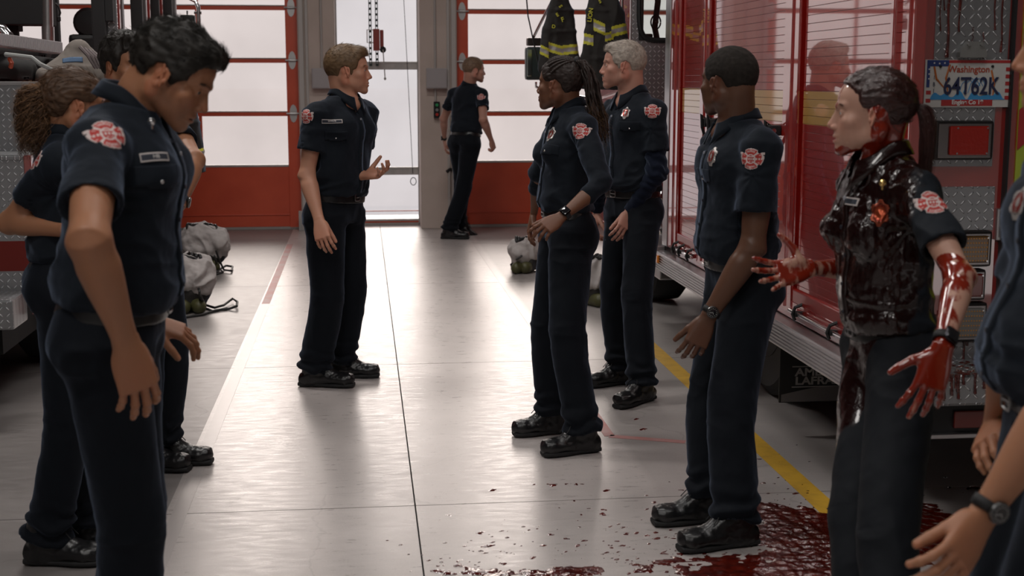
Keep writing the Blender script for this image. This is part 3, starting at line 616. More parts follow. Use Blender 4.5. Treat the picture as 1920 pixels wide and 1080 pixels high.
# lamps down the column
def lamp(x0, x1, y0, y1, lens, nm, grid=False):
    h = rp(nm + '_housing', x0, x1, y0, y1, .028, mat('lamp_bezel', (.06, .055, .055), rough=.3, metal=.8), .014); sx = (x1 - x0) * .12; sy = (y1 - y0) * .13
    rp(nm + '_bezel', x0 + sx * .45, x1 - sx * .45, y0 + sy * .45, y1 - sy * .45, .006, mat('lamp_chrome', (.35, .33, .33), rough=.2, metal=1), .004, h, .026)
    l = rp(nm + '_lens', x0 + (sx * 1.9 if nm == 'tail_lamp' else sx), x1 - sx, y0 + sy, y1 - sy, .016, lens, .006, h, .028)
    for u in (x0 + sx * (2.9 if nm == 'tail_lamp' else 1.3), x1 - sx * 1.3):
        for v in (y0 + sy * 1.4, y1 - sy * 1.4): mb = MB(); mb.cyl((yr(u), TY - .0455, zr(v)), (0, 1, 0), .0035, .004, 8); part('lens_screw', mb, CHROME, l)
    if grid:
        mb = MB()
        for i in range(12):
            for j in range(6): mb.cyl((yr(x0 + (x1 - x0) * (.17 + i * .06)), TY - .0445, zr(y0 + (y1 - y0) * (.2 + j * .12))), (0, 1, 0), .0028, .003, 6)
        o = part('led_dots', mb, mat('led_amber', (.5, .22, .04), rough=.3), l)
    return h
lamp(1752, 1864, 226, 300, mat('red_lens', (.30, .012, .006), rough=.12, coat=1, bump=(90, .3, .002, 2)), 'tail_lamp'); lamp(1786, 1872, 432, 500, mat('amber_lens_dark', (.10, .045, .008), rough=.15, coat=1), 'turn_lamp', True)
lamp(1790, 1864, 504, 562, mat('red_lens_dark', (.12, .008, .005), rough=.15, coat=1), 'stop_lamp'); lamp(1786, 1870, 566, 640, mat('clear_lens', (.16, .15, .14), rough=.3, coat=1), 'reverse_lamp', True)
mb = MB(); mb.box(yr(1889), yr(1893), TY - .03, TY, .62, 3.0); part('door_gap', mb, BLK, rear)
mb = MB(); mb.box(yr(1912), 4.2, TY - .008, TY, .75, 2.9, .003); ch = part('chevron_panel', mb, mat('chevron_yellow', (.35, .42, .04), rough=.4), rear)
for i in range(9):
    z0 = .8 + i * .3; mb = MB(); mb.poly([(yr(1912), TY - .009, z0), (yr(1912) + .9, TY - .009, z0 + .75), (yr(1912) + .9, TY - .009, z0 + .9), (yr(1912), TY - .009, z0 + .15)], (0, -1, 0), .002)
    if z0 + .9 < 2.95: part('chevron_stripe', mb, PRED, ch)
mb = MB(); mb.cyl((yr(1890), TY - .03, 1.12), (0, 0, 1), .008, .10, 8); mb.box(yr(1880), yr(1897), TY - .02, TY, 1.06, 1.18, .003); part('door_hinge', mb, ALU, rear)
# tail step
mb = MB(); mb.box(TX + .06, 4.35, TY - .26, TY, .48, .60, .012); part('tail_step', mb, DPZ); mb = MB(); mb.box(TX + .06, 4.35, TY - .262, TY - .255, .49, .59, .002); part('step_face', mb, DPX)
mb = MB(); mb.box(TX + .10, 4.3, TY - .22, TY, .37, .48, .006); bp = part('bumper_bar', mb, BLK); mb = MB(); mb.box(yr(1770), yr(1846), TY - .235, TY - .22, .39, .455, .004); part('reflector', mb, mat('red_lens_dark', (.12, .008, .005), rough=.15, coat=1), bp)
mb = MB(); mb.box(TX + .08, 4.3, TY - .245, TY - .21, .355, .372, .003); part('bumper_trim', mb, ALU, bp)
# mudflap
Yf = 5.95; fx = W(1462, 700, Yf)[0]; mb = MB(); mb.box(fx, fx + .62, Yf, Yf + .012, .155, .50, .004); fl = part('mudflap', mb, mat('flap_rubber', (.012, .012, .012), rough=.6)); mb = MB(); mb.poly([(fx + .01, Yf - .001, .16), (fx + .61, Yf - .001, .16), (fx + .61, Yf - .001, .245), (fx + .16, Yf - .001, .225), (fx + .01, Yf - .001, .195)], (0, -1, 0), .002); part('flap_plate', mb, mat('flap_grey', (.16, .15, .15), rough=.5), fl)
FT = mat('flap_silver', (.34, .33, .32), rough=.4, metal=.3)
text3d('flap_lettering', 'AMERICAN', .052, A_(fx + .075, Yf - .002, .300), TF, FT, fl, .001, 'LEFT', sx=1.25, bold=.0016); text3d('flap_lettering', 'LAFRANCE', .052, A_(fx + .075, Yf - .002, .258), TF, FT, fl, .001, 'LEFT', sx=1.25, bold=.0016)
mb = MB(); mb.box(fx + .06, fx + .5, Yf - .003, Yf, .326, .331); mb.box(fx + .06, fx + .5, Yf - .003, Yf, .228, .233); part('flap_rule', mb, FT, fl)
def wheel(x, y, name='wheel', par=eng):
    mb = MB(); mb.lathe((x, y, .5), (1, 0, 0), [(.28, -.14), (.44, -.15), (.49, -.11), (.50, 0), (.49, .11), (.44, .15), (.28, .14)], 40); w = mb.build(name, RUBBER, par, True); mb = MB(); mb.lathe((x, y, .5), (1, 0, 0), [(.05, -.155), (.12, -.15), (.14, -.09), (.27, -.10), (.285, -.145), (.285, .10), (.05, .10)], 32); mb.build('wheel_rim', ALU, w, True)
wheel(TX + .30, 6.75); wheel(TX + .30, 9.9); wheel(4.05, 6.75); wheel(4.05, 9.9)

# ---------------------------------------------------------------- left engine
eng2 = empty('fire_engine', (-2.9, 9.8, 0), 'fire engine at far left with tread-plate tail, loaded hose bed and see-through cab', 'fire engine')
p2 = lambda name, mb, m, par=eng2, sm=False, mats=None: mb.build(name, m, par, sm, mats)
LX = lambda px, Y: W(px, 300, Y)[0]
YL = 6.8; zl = lambda py, Y=YL: W(40, py, Y)[2]
xe = LX(44, YL)
mb = MB(); mb.box(-4.2, xe - .0, YL, YL + .04, zl(562), zl(292)); t_ = p2('tail_tread_panel', mb, DPX); mb = MB(); mb.box(-4.2, xe, YL - .003, YL, zl(508), zl(452)); p2('red_stripe', mb, mat('red_stripe_dull', (.20, .02, .015), rough=.4, metal=.3), t_)
mb = MB(); mb.box(xe, xe + .035, YL, YL + .06, .5, zl(292), .004); p2('corner_post', mb, TRED)
mb = MB(); mb.box(-4.2, xe - .02, YL - .28, YL, zl(600), zl(545), .012); p2('tail_step', mb, DPZ); mb = MB(); mb.box(-4.2, xe - .02, YL - .284, YL - .276, zl(600) + .01, zl(545) - .01, .002); p2('step_face', mb, DPX)
mb = MB(); mb.box(-4.2, LX(110, 7.25), 7.25, 7.29, zl(300, 7.25), zl(157, 7.25)); p2('hose_bed_tread', mb, DPX); mb = MB(); mb.box(-4.2, LX(110, 7.25), 7.245, 7.30, zl(157, 7.25) - .008, zl(157, 7.25) + .012, .003); p2('bed_edge', mb, ALU)
mb = MB(); mb.box(-4.2, xe, 7.29, 9.4, .55, zl(165, 7.25), .01); p2('body_shell', mb, TRED2); mb = MB(); mb.box(-4.1, xe - .15, YL, 13.6, .30, .55); p2('chassis', mb, DARK)
mb = MB(); mb.box(-4.3, xe, YL - .01, 7.25, zl(300), zl(292), .004); p2('bed_shelf', mb, DPZ)
wheel(xe - .22, 8.2, 'wheel', eng2); wheel(xe - .22, 12.2, 'wheel', eng2); wheel(-3.95, 8.2, 'wheel', eng2)
# cab frame: posts and roof rails, all see-through to the doors behind
Yc0 = 9.4
def post(px0, px1, py0, py1, Y, dep, m, nm='cab_post', bev=.006):
    a, b = W(px0, py1, Y), W(px1, py0, Y); mb = MB()
    if nm in ('cab_post', 'door_frame_post', 'grab_bar', 'cab_tread_panel'): a[2], b[2] = 1.14, 2.78
    mb.box(a[0], b[0], Y, Y + dep, a[2], b[2], bev); return p2(nm, mb, m)
post(-60, 82, -90, 46, 8.6, .25, DARK, 'monitor_case'); post(-60, 34, 46, 58, 8.7, .12, DARK, 'monitor_bracket'); post(14, 32, 40, 74, 8.7, .05, DARK, 'cable_cluster'); mb = MB(); mb.box(-3.6, -3.5, 8.6, 8.7, 1.6, 2.8); mb.box(-3.6, LX(82, 8.8), 8.62, 8.70, 2.62, 2.78); p2('monitor_rack', mb, BLK)
post(174, 191, -90, 84, Yc0, .10, BLK); post(92, 103, -90, 110, Yc0, .06, BLK); post(191, 214, -90, 60, Yc0 + .1, .03, DPX, 'cab_tread_panel')
post(192, 207, -90, 40, Yc0 + .02, .06, BLK, 'door_latch_rail'); 
for py in (22, 26): pass
for i, (a, b, m) in enumerate(((214, 219, TRED), (222, 226, ALU), (250, 262, BLK), (264, 270, ALU), (272, 276, TRED2), (283, 294, BLK), (294, 300, TRED), (306, 318, BLK), (320, 326, ALU))):
    post(a, b, -90, 150, 10.2 + i * .3, .05, m, 'door_frame_post' if m != ALU else 'grab_bar')
post(272, 284, 28, 270, 11.8, .12, BLK, 'folded_seat')
mb = MB(); mb.box(-4.0, LX(330, 13.0), Yc0, 13.0, 2.75, 2.85, .02); p2('cab_roof', mb, TRED2)
mb = MB(); mb.box(-4.0, LX(214, 10.2), 9.4, 13.0, .55, 1.15, .01); p2('cab_floor_box', mb, TRED2)
mb = MB(); c = W(164, 42, 9.9); mb.lathe(c + A_(0, .05, 0), (0, 1, 0), [(.02, -.05), (.085, -.045), (.105, -.025), (.105, .025), (.085, .045), (.02, .05)], 24); st_ = p2('seat_headrest', mb, BLK, eng2, True)
a, b = W(130, 130, 9.9), W(176, 64, 9.9); mb = MB(); mb.box(a[0], b[0], 9.9, 10.05, 1.14, b[2], .03); p2('seat_back', mb, BLK); a, b = W(150, 70, 9.9), W(154, 58, 9.9); mb = MB(); mb.tube([W(150, 72, 9.95), W(150, 52, 9.95)], .012, 8); mb.tube([W(170, 72, 9.95), W(170, 52, 9.95)], .012, 8); p2('headrest_rod', mb, CHROME, st_)
mb = MB(); mb.tube([W(88, -80, 8.2), W(90, 50, 8.2)], .030, 14); mb.tube([W(90, 50, 8.2), W(91, 92, 8.2)], .036, 14); p2('telescoping_pole', mb, ALU, eng2, True)
mb = MB(); mb.tube([W(104, 6, 9.3), W(110, 12, 9.3), W(113, 24, 9.3), W(110, 34, 9.3)], .007, 6); mb.lathe(W(110, 35, 9.3), (0, 0, 1), [(.004, -.02), (.014, -.015), (.014, .01), (.004, .02)], 10); p2('coiled_lead', mb, BLK, eng2, True)
# mirror and rail at the front of the left engine
mb = MB(); a, b = W(338, 50, 13.4), W(365, 27, 13.4); mb.box(a[0], b[0], 13.4, 13.5, a[2], b[2], .02); mb.tube([W(351, 27, 13.45), W(351, 20, 13.45)], .008, 6); p2('side_mirror', mb, mat('mirror_housing', (.02, .03, .03), rough=.3))
mb = MB(); mb.tube([W(372, 110, 13.3), W(373, 40, 13.3), W(372, 14, 13.3), W(366, 2, 13.3), W(350, -6, 13.3), W(330, -10, 13.3)], .02, 10); mb.tube([W(364, 24, 13.3), W(378, 24, 13.3)], .014, 8); p2('mirror_rail', mb, CHROME, eng2, True)
# ================================================================ people
def skin_mat(name, col, rough=.5, blood=False):
    m = mat(name, col, rough=rough, spec=.4, sss=.25, tint=True, bump=(420, .12, .001, 2))
    if blood and not m.get('bl'):
        m['bl'] = 1; N = m.node_tree.nodes; Lk = m.node_tree.links; b = N['Principled BSDF']; src = b.inputs['Base Color'].links[0].from_socket
        f = blood_mask(N, Lk, 'blood', 38)
        x = N.new('ShaderNodeMix'); x.data_type = 'RGBA'; Lk.new(f, x.inputs[0]); Lk.new(src, x.inputs[6]); x.inputs[7].default_value = (.21, .017, .006, 1); Lk.new(x.outputs[2], b.inputs['Base Color'])
        r = N.new('ShaderNodeMapRange'); Lk.new(f, r.inputs[0]); r.inputs[3].default_value = rough; r.inputs[4].default_value = .16; Lk.new(r.outputs[0], b.inputs['Roughness'])
        Lk.new(f, b.inputs['Coat Weight']); b.inputs['Coat Roughness'].default_value = .06
        b.inputs['Subsurface Weight'].default_value = .1
    return m
def blood_mask(N, Lk, attr, scale, soft=.06):
    a = N.new('ShaderNodeAttribute'); a.attribute_name = attr
    tc = N.new('ShaderNodeTexCoord'); mp = N.new('ShaderNodeMapping'); mp.inputs['Scale'].default_value = (1, 1, .35); Lk.new(tc.outputs['Object'], mp.inputs[0])
    n = N.new('ShaderNodeTexNoise'); n.inputs['Scale'].default_value = scale; n.inputs['Detail'].default_value = 4; Lk.new(mp.outputs[0], n.inputs['Vector'])
    s = N.new('ShaderNodeMath'); s.operation = 'ADD'; Lk.new(a.outputs['Fac'], s.inputs[0]); Lk.new(n.outputs['Fac'], s.inputs[1])
    r = N.new('ShaderNodeMapRange'); r.inputs[1].default_value = 1 - soft; r.inputs[2].default_value = 1 + soft; Lk.new(s.outputs[0], r.inputs[0]); return r.outputs[0]
CLOTH = mat('navy_cloth', (.0050, .0080, .0130), rough=.86, sheen=.22, spec=.25, bump=(900, .25, .0008, 2))
CLOTH2 = mat('navy_trousers', (.0035, .0052, .0085), rough=.85, sheen=.16, spec=.2, bump=(900, .25, .0008, 2))
KNIT = mat('navy_knit', (.007, .010, .021), rough=.95, sheen=.3, spec=.15, bump=(1500, .4, .001, 2))
def wet_cloth(nm='blood_soaked_cloth', base=(.0050, .0080, .0130, 1)):
    m = mat(nm, base, rough=.8, spec=.3, bump=(95, .9, .006, 4))
    if not m.get('bl'):
        m['bl'] = 1; N = m.node_tree.nodes; Lk = m.node_tree.links; b = N['Principled BSDF']
        f = blood_mask(N, Lk, 'blood', 14, .05)
        x = N.new('ShaderNodeMix'); x.data_type = 'RGBA'; Lk.new(f, x.inputs[0]); x.inputs[6].default_value = base; x.inputs[7].default_value = (.009, .0010, .0008, 1); Lk.new(x.outputs[2], b.inputs['Base Color'])
        r = N.new('ShaderNodeMapRange'); Lk.new(f, r.inputs[0]); r.inputs[3].default_value = .8; r.inputs[4].default_value = .20; Lk.new(r.outputs[0], b.inputs['Roughness'])
        mc = N.new('ShaderNodeMath'); mc.operation = 'MULTIPLY'; mc.inputs[1].default_value = .55; Lk.new(f, mc.inputs[0]); Lk.new(mc.outputs[0], b.inputs['Coat Weight']); b.inputs['Coat Roughness'].default_value = .05
        bn = [n for n in N if n.type == 'BUMP'][0]; r2 = N.new('ShaderNodeMapRange'); Lk.new(f, r2.inputs[0]); r2.inputs[3].default_value = .06; r2.inputs[4].default_value = .55; Lk.new(r2.outputs[0], bn.inputs['Strength']); bn.inputs['Distance'].default_value = .004
    return m
GOLD = mat('gold_pin', (.8, .55, .2), rough=.25, metal=1)
WHITE_EYE = mat('eye_white', (.62, .58, .55), rough=.2, coat=1)
IRIS = mat('eye_iris', (.03, .015, .008), rough=.15, coat=1)
PATCH = mat('patch_thread', (1, 1, 1), rough=.8, tint=True)
BUTTON = mat('shirt_button', (.02, .025, .035), rough=.3)

def hand_field(g, W0, D, N, right, s, curl, spread=1.0, thumb=(.6, .75, .25), tcurl=20, sh=(1, 1, 1, 1)):
    D = unit(D); N = unit(N - D * (N @ D)); T = np.cross(D, N) * (1 if right else -1)
    R = np.stack([T, D, N], 1)   # columns thumb side, finger direction, palm side
    P = lambda t, d, n: W0 + (T * t + D * d + N * n) * s
    g.add(loft(P(0, -.02, 0), P(0.0, .092, 0), T, [(0, 0, 0, .026, .019, .019), (.3, 0, 0, .031, .018, .016), (.65, 0, 0, .040, .015, .014), (1, 0, 0, .041, .011, .012)], n=2.5, off=0, ), .004) if abs(s - 1) < 1e-6 else \
        g.add(loft(P(0, -.02, 0), P(0.0, .092, 0), T, [(0, 0, 0, .026 * s, .019 * s, .019 * s), (.3, 0, 0, .031 * s, .018 * s, .016 * s), (.65, 0, 0, .040 * s, .015 * s, .014 * s), (1, 0, 0, .041 * s, .011 * s, .012 * s)], n=2.5), .004)
    g.add(ell(P(.024, .036, .010), A_(.016, .032, .014) * s, R), .012)       # thenar
    g.add(ell(P(-.024, .04, .007), A_(.014, .034, .011) * s, R), .010)      # hypothenar
    nails = []
    for i, (t, d, L, r) in enumerate(((.030, .088, .074, .0086), (.0105, .093, .082, .0088), (-.010, .089, .076, .0083), (-.0285, .080, .060, .0073))):
        c = curl[i] if hasattr(curl, '__len__') else curl
        c3 = c if hasattr(c, '__len__') else (c * .8, c, c * .7)
        sp = math.radians((10, 3, -4, -12)[i]) * spread; dd = unit(D * math.cos(sp) + T * math.sin(sp)); an = 0; p = P(t, d, 0); L *= sh[i]
        g.add(cap(P(t * .8, d - .03, 0), p, r * s * .9, r * s * 1.12), .006)
        for q, (fr, c_) in enumerate(zip((.46, .30, .26), c3)):
            an += math.radians(c_); v = dd * math.cos(an) + N * math.sin(an); p2 = p + v * L * fr * s
            r0, r1 = [(1.08, .98), (1.0, .88), (.9, .78)][q]
            g.add(cap(p, p2, r * r0 * s, r * r1 * s), .0025)
            if q: g.add(ell(p, r * 1.06 * s), .003)
            p = p2
        nails.append((p, np.cross(v, unit(np.cross(v, N))) if False else v, r))
    tv = unit(T * thumb[1] + D * thumb[0] + N * thumb[2]); b0 = P(.020, .018, .006); b1 = b0 + tv * .042 * s
    v2 = unit(tv + D * .35 + N * math.sin(math.radians(tcurl)) * .6); b2 = b1 + v2 * .034 * s; v3 = unit(v2 + D * .2 + N * math.sin(math.radians(tcurl)) * .5); b3 = b2 + v3 * .026 * s
    g.add(cap(b0, b1, .0155 * s, .0125 * s), .010); g.add(cap(b1, b2, .0118 * s, .0102 * s), .003); g.add(cap(b2, b3, .0108 * s, .0085 * s), .002)
    nails.append((b3, v3, .01))
    return nails, R

def arm_mesh(S, E, Wr, hand, right, s, fem, h, muscle=1.0):
    k = (.84 if fem else 1.0) * s * muscle
    ua = unit(E - S); fa = unit(Wr - E); side = unit(np.cross(ua, fa) + 1e-3 * A_(0, 0, 1) + 1e-4)
    D = unit(hand['D']); N = np.asarray(hand['N'], float); Nn = unit(N - D * (N @ D))
    pts = np.array([S, E, Wr, Wr + D * .2 * s, Wr + Nn * .09 * s, Wr + np.cross(D, Nn) * .1, Wr - np.cross(D, Nn) * .1]); g = Grid(pts.min(0) - .085, pts.max(0) + .085, h)
    g.add(loft(S, E, side, [(0, 0, 0, .052 * k, .052 * k, .052 * k), (.3, 0, 0, .049 * k, .052 * k, .054 * k), (.55, 0, 0, .045 * k, .052 * k, .048 * k), (.85, 0, 0, .041 * k, .041 * k, .042 * k), (1.04, 0, 0, .038 * k, .038 * k, .04 * k)]), .01)
    thv = np.cross(D, Nn)
    g.add(loft(E, Wr, thv, [(0, 0, 0, .037 * k, .037 * k, .037 * k), (.25, 0, 0, .046 * k, .043 * k, .043 * k), (.45, 0, 0, .041 * k, .037 * k, .038 * k), (.8, 0, 0, .030 * k, .024 * k, .025 * k), (1.0, 0, 0, .0275 * k, .020 * k, .021 * k)], n=2.15), .03)
    g.add(ell(E + unit(ua - fa) * .006 * k, .030 * k), .03)
    hs = s * (.9 if fem else 1.0) * hand.get('s', 1.04)
    nails, R = hand_field(g, Wr + D * .012, D, N, right, hs, hand.get('curl', 22), hand.get('spread', 1), hand.get('thumb', (.75, .6, .3)), hand.get('tcurl', 20), hand.get('sh', (1, 1, 1, 1)))
    V, F = g.net()
    tint = np.ones((len(V), 3))
    for p, v, r in nails:
        d = V - p; back = -(d @ Nn); al = d @ v
        m = (np.linalg.norm(d, axis=1) < r * 1.35 * hs) & (al > -.006) & (((V - (p + v * r * .2)) @ np.cross(v, np.cross(Nn, v))) < -r * .35)
        tint[m] = (1.25, 1.18, 1.2)
    dW = np.linalg.norm(V - (Wr + D * .09), axis=1); t = np.clip(1 - dW / .09, 0, 1)[:, None] * .5; tint *= (1 - t) + t * A_(1.08, .88, .86)
    return V, F, tint

HEADPOLY_SHORT = [(.088, .068), (.070, .060), (.056, .045), (.052, .022), (.044, .006), (.030, -.002), (.026, -.030), (.014, -.034), (.012, -.004), (.004, .012), (-.012, .018), (-.030, .010), (-.040, -.015),
                  (-.046, -.048), (-.056, -.070), (-.085, -.088), (-.15, -.06), (-.16, .15), (.14, .16), (.13, .06)]
def head_mesh(sp, Rh, Hc, nb, hs, fem, h):
    """head in local coordinates (x right, y forward, z up); returns world verts"""
    q = dict(jaw=1.0, nose=1.0, chin=1.0, mouth=0.0, brow=1.0, lips=1.0, ear=1.0, stub=0.0); q.update(sp.get('face', {}))
    nl = Rh.T @ (nb - Hc) / hs; ups = Rh.T @ A_(0, 0, 1)
    lo = np.minimum(A_(-.10, -.125, -.15), nl - .10); hi = np.maximum(A_(.10, .14, .13), nl + .09)
    g = Grid(lo, hi, h); S = lambda x: (x, -x)
    g.add(ell((0, -.014, .028), (.0755, .096, .086)), 0); g.add(ell((0, .014, .03), (.064, .079, .064)), .02)
    g.add(ell((0, .026, -.035), (.056 * q['jaw'], .062, .066)), .03)
    g.add(ell((0, .058, -.058), (.040 * q['jaw'], .034, .045)), .02)
    for sx in (1, -1):
        g.add(cap((sx * .054 * q['jaw'], -.008, -.058), (sx * .016 * q['jaw'], .072, -.099), .019, .015), .022)
        g.add(cap((sx * .060 * q['jaw'], -.012, -.015), (sx * .054 * q['jaw'], -.008, -.058), .014, .017), .02)
        g.add(ell((sx * .043, .060, -.026), (.024, .020, .019)), .02); g.add(ell((sx * .034, .048, -.058), (.022, .030, .030)), .022)
        g.add(cap((sx * .012, .0905, .015), (sx * .043, .073, .018), .0075 * q['brow'], .006), .014)
    g.add(ell((0, .080, -.103), (.017 * q['chin'], .0145, .0145)), .016)
    g.add(ell((0, .078, -.070), (.026, .021, .024)), .016)
    # neck
    nr = .047 if fem else .060
    nk = sp.get('neckr', 1.0) * nr
    g.add(cap((0, -.034, -.045), nl + A_(0, .0, 0), nk * .98, nk * 1.06), .022); g.add(cap((0, -.052, -.03), nl * A_(.5, .5, .5) + A_(0, -.03, 0), nk * .75, nk * .8), .02)
    for sx in (1, -1):
        g.add(cap((sx * .055, -.022, -.045), nl + A_(sx * .015, .042, -.01), .012, .012), .022)
    if not fem: g.add(ell(nl * .35 + A_(0, .020, -.075), (.012, .014, .016)), .018)
    cf = Rh.T @ fwd(sp['chest']); g.add(ell(nl + cf * .012 - ups * .035, (.064, .055, .045) if fem else (.085, .075, .05)), .03)
    for sx in (1, -1): g.sub(ell((sx * .034, .099, -.002), (.0145, .015, .0105)), .010)
    for sx in (1, -1):
        g.add(ell((sx * .031, .0735, -.003), .0148), .003)
        g.sub(ell((sx * .032, .0895, -.0035), (.0128, .010, .0042)), .0015)
    n_ = q['nose']
    g.add(cap((0, .086, .008), (0, .100 + .006 * n_, -.032), .0075, .0095), .009); g.add(cap((0, .080, -.006), (0, .092, -.036), .011, .014), .009); g.add(ell((0, .102 + .007 * n_, -.0365), (.0098, .0092, .0086)), .004)
    for sx in (1, -1):
        g.add(ell((sx * .0125, .0985, -.0415), (.0075, .0105, .0078)), .004); g.sub(ell((sx * .0065, .104, -.0485), (.0038, .0065, .0035)), .002)
    l_ = q['lips']; mo = q['mouth']
    for i in range(5):
        x0, x1 = -.024 + i * .0096, -.024 + (i + 1) * .0096; yy = lambda x: .0965 - 16 * x * x
        g.add(cap((x0, yy(x0), -.0655 + 3 * x0 * x0), (x1, yy(x1), -.0655 + 3 * x1 * x1), .0048 * l_), .004)
        g.add(cap((x0, yy(x0) - .001, -.0775 - mo * .004 + 5 * x0 * x0), (x1, yy(x1) - .001, -.0775 - mo * .004 + 5 * x1 * x1), .0054 * l_), .004)
    g.sub(ell((0, .100, -.0715 - mo * .002), (.0235, .016, .0009 + .0045 * mo)), .0015)
    g.sub(ell((0, .106, -.090), (.022, .008, .005)), .008)
    # ears
    er = q['ear']
    for sx in (1, -1):
        Re = np.array(Matrix.Rotation(sx * math.radians(-22), 3, 'Z') @ Matrix.Rotation(math.radians(-12), 3, 'X'))
        c = A_(sx * .0765, .000, -.012)
        E = lambda u, v, w=0: c + Re @ A_(w, u, v) * er
        g.add(ell(E(0, 0, 0), A_(.0065, .0155, .027) * er, Re), .004)
        g.sub(ell(E(.001, .001, sx * .007), A_(.0065, .010, .018) * er, Re), .003)
        an = np.radians(np.arange(-70, 215, 25)); pr = None
        for a in an:
            p = E(-math.cos(a) * .0155 * -1 if False else math.sin(a - math.pi / 2) * -.0 + math.cos(a + math.pi / 2 + .25) * .0155, math.sin(a + math.pi / 2 - 1.3 + .25 + 1.3 - 1.57) * .026, sx * .004)
            if pr is not None: g.add(cap(pr, p, .0030 * er), .002)
            pr = p
        g.add(ell(E(-.002, -.026, sx * .002), A_(.0045, .008, .008) * er, Re), .003); g.add(ell(E(.013, -.006, sx * .003), A_(.004, .004, .006), Re), .003)
        g.add(cap(E(-.006, -.008, sx * .005), E(-.004, .012, sx * .005), .0026), .002)
    V, F = g.net()
    x, y, z = V.T; t = np.ones((len(V), 3))
    lip = np.exp(-((z + .0715 + .001) / .0075) ** 4) * np.exp(-(x / .024) ** 6) * (y > .088) * (.9 if fem else .5)
    t *= 1 - lip[:, None] * (1 - A_(.92, .55, .55))
    ch = np.exp(-(((np.abs(x) - .04) / .022) ** 2 + ((z + .035) / .022) ** 2)) * (y > .03); t *= 1 - ch[:, None] * (1 - A_(1.02, .84, .82)) * .7
    er_ = (np.abs(x) > .072) & (y < .012); t[er_] *= A_(1.04, .86, .82)
    ns = np.exp(-(x / .02) ** 2 - ((z + .038) / .015) ** 2) * (y > .1); t *= 1 - ns[:, None] * (1 - A_(1.02, .85, .82)) * .7
    if q['stub']:
        sm = lambda a, lo_, hi_: np.clip((a - lo_) / (hi_ - lo_), 0, 1)
        st = sm(-z, .035, .055) * sm(y, -.02, .01) * sm(.115 + z * -0 + .02 - 0 * y, 0, .01) * (z > -.14) * (1 - np.exp(-((z + .0715) / .009) ** 4 - (x / .024) ** 6))
        st = st * (.75 + .25 * vnoise(V * 300)); t *= 1 - st[:, None] * q['stub'] * (1 - A_(*q.get('stubcol', (.42, .42, .45))))
    # brows painted under the brow hairs
    for sx in (1, -1):
        br = np.exp(-((z - .0175 - .10 * (.022 - np.abs(np.abs(x) - .027))) / .0036) ** 2) * np.exp(-((x - sx * .03) / .0185) ** 6) * (y > .05)
        t *= 1 - br[:, None] * (1 - A_(*sp.get('browcol', (.25, .2, .18)))) * q['brow'] * .8
    bl = None
    if sp.get('blood'):
        # runs from the wet hair down behind the cheek, jaw and neck
        n1 = vnoise(V * A_(60, 60, 18)); bl = np.zeros(len(V))
        bl += 1.1 * np.clip((.022 - y + .25 * np.clip(-z - .07, 0, 1) * 2 + n1 * .012) / .02, 0, 1) * (z < .03); bl += .9 * np.clip((-z - .085 + n1 * .01) / .015, 0, 1) * (y > .0)
        bl += 1.2 * (np.abs(x - .0) < .05) * np.clip((z - .068 + n1 * .015) / .012, 0, 1); bl += .8 * np.exp(-((x + .018 + n1 * .004) / .004) ** 2) * (z > .01) * (y > .05)
        bl -= 1.0 * np.exp(-(((y - .004) / .013) ** 2 + ((z + .012) / .020) ** 2)) * (x < 0); bl = np.clip(bl + .18 * vnoise(V * A_(90, 90, 25)), 0, 1.0)
    return (V * hs) @ Rh.T + Hc, F, t, bl, g

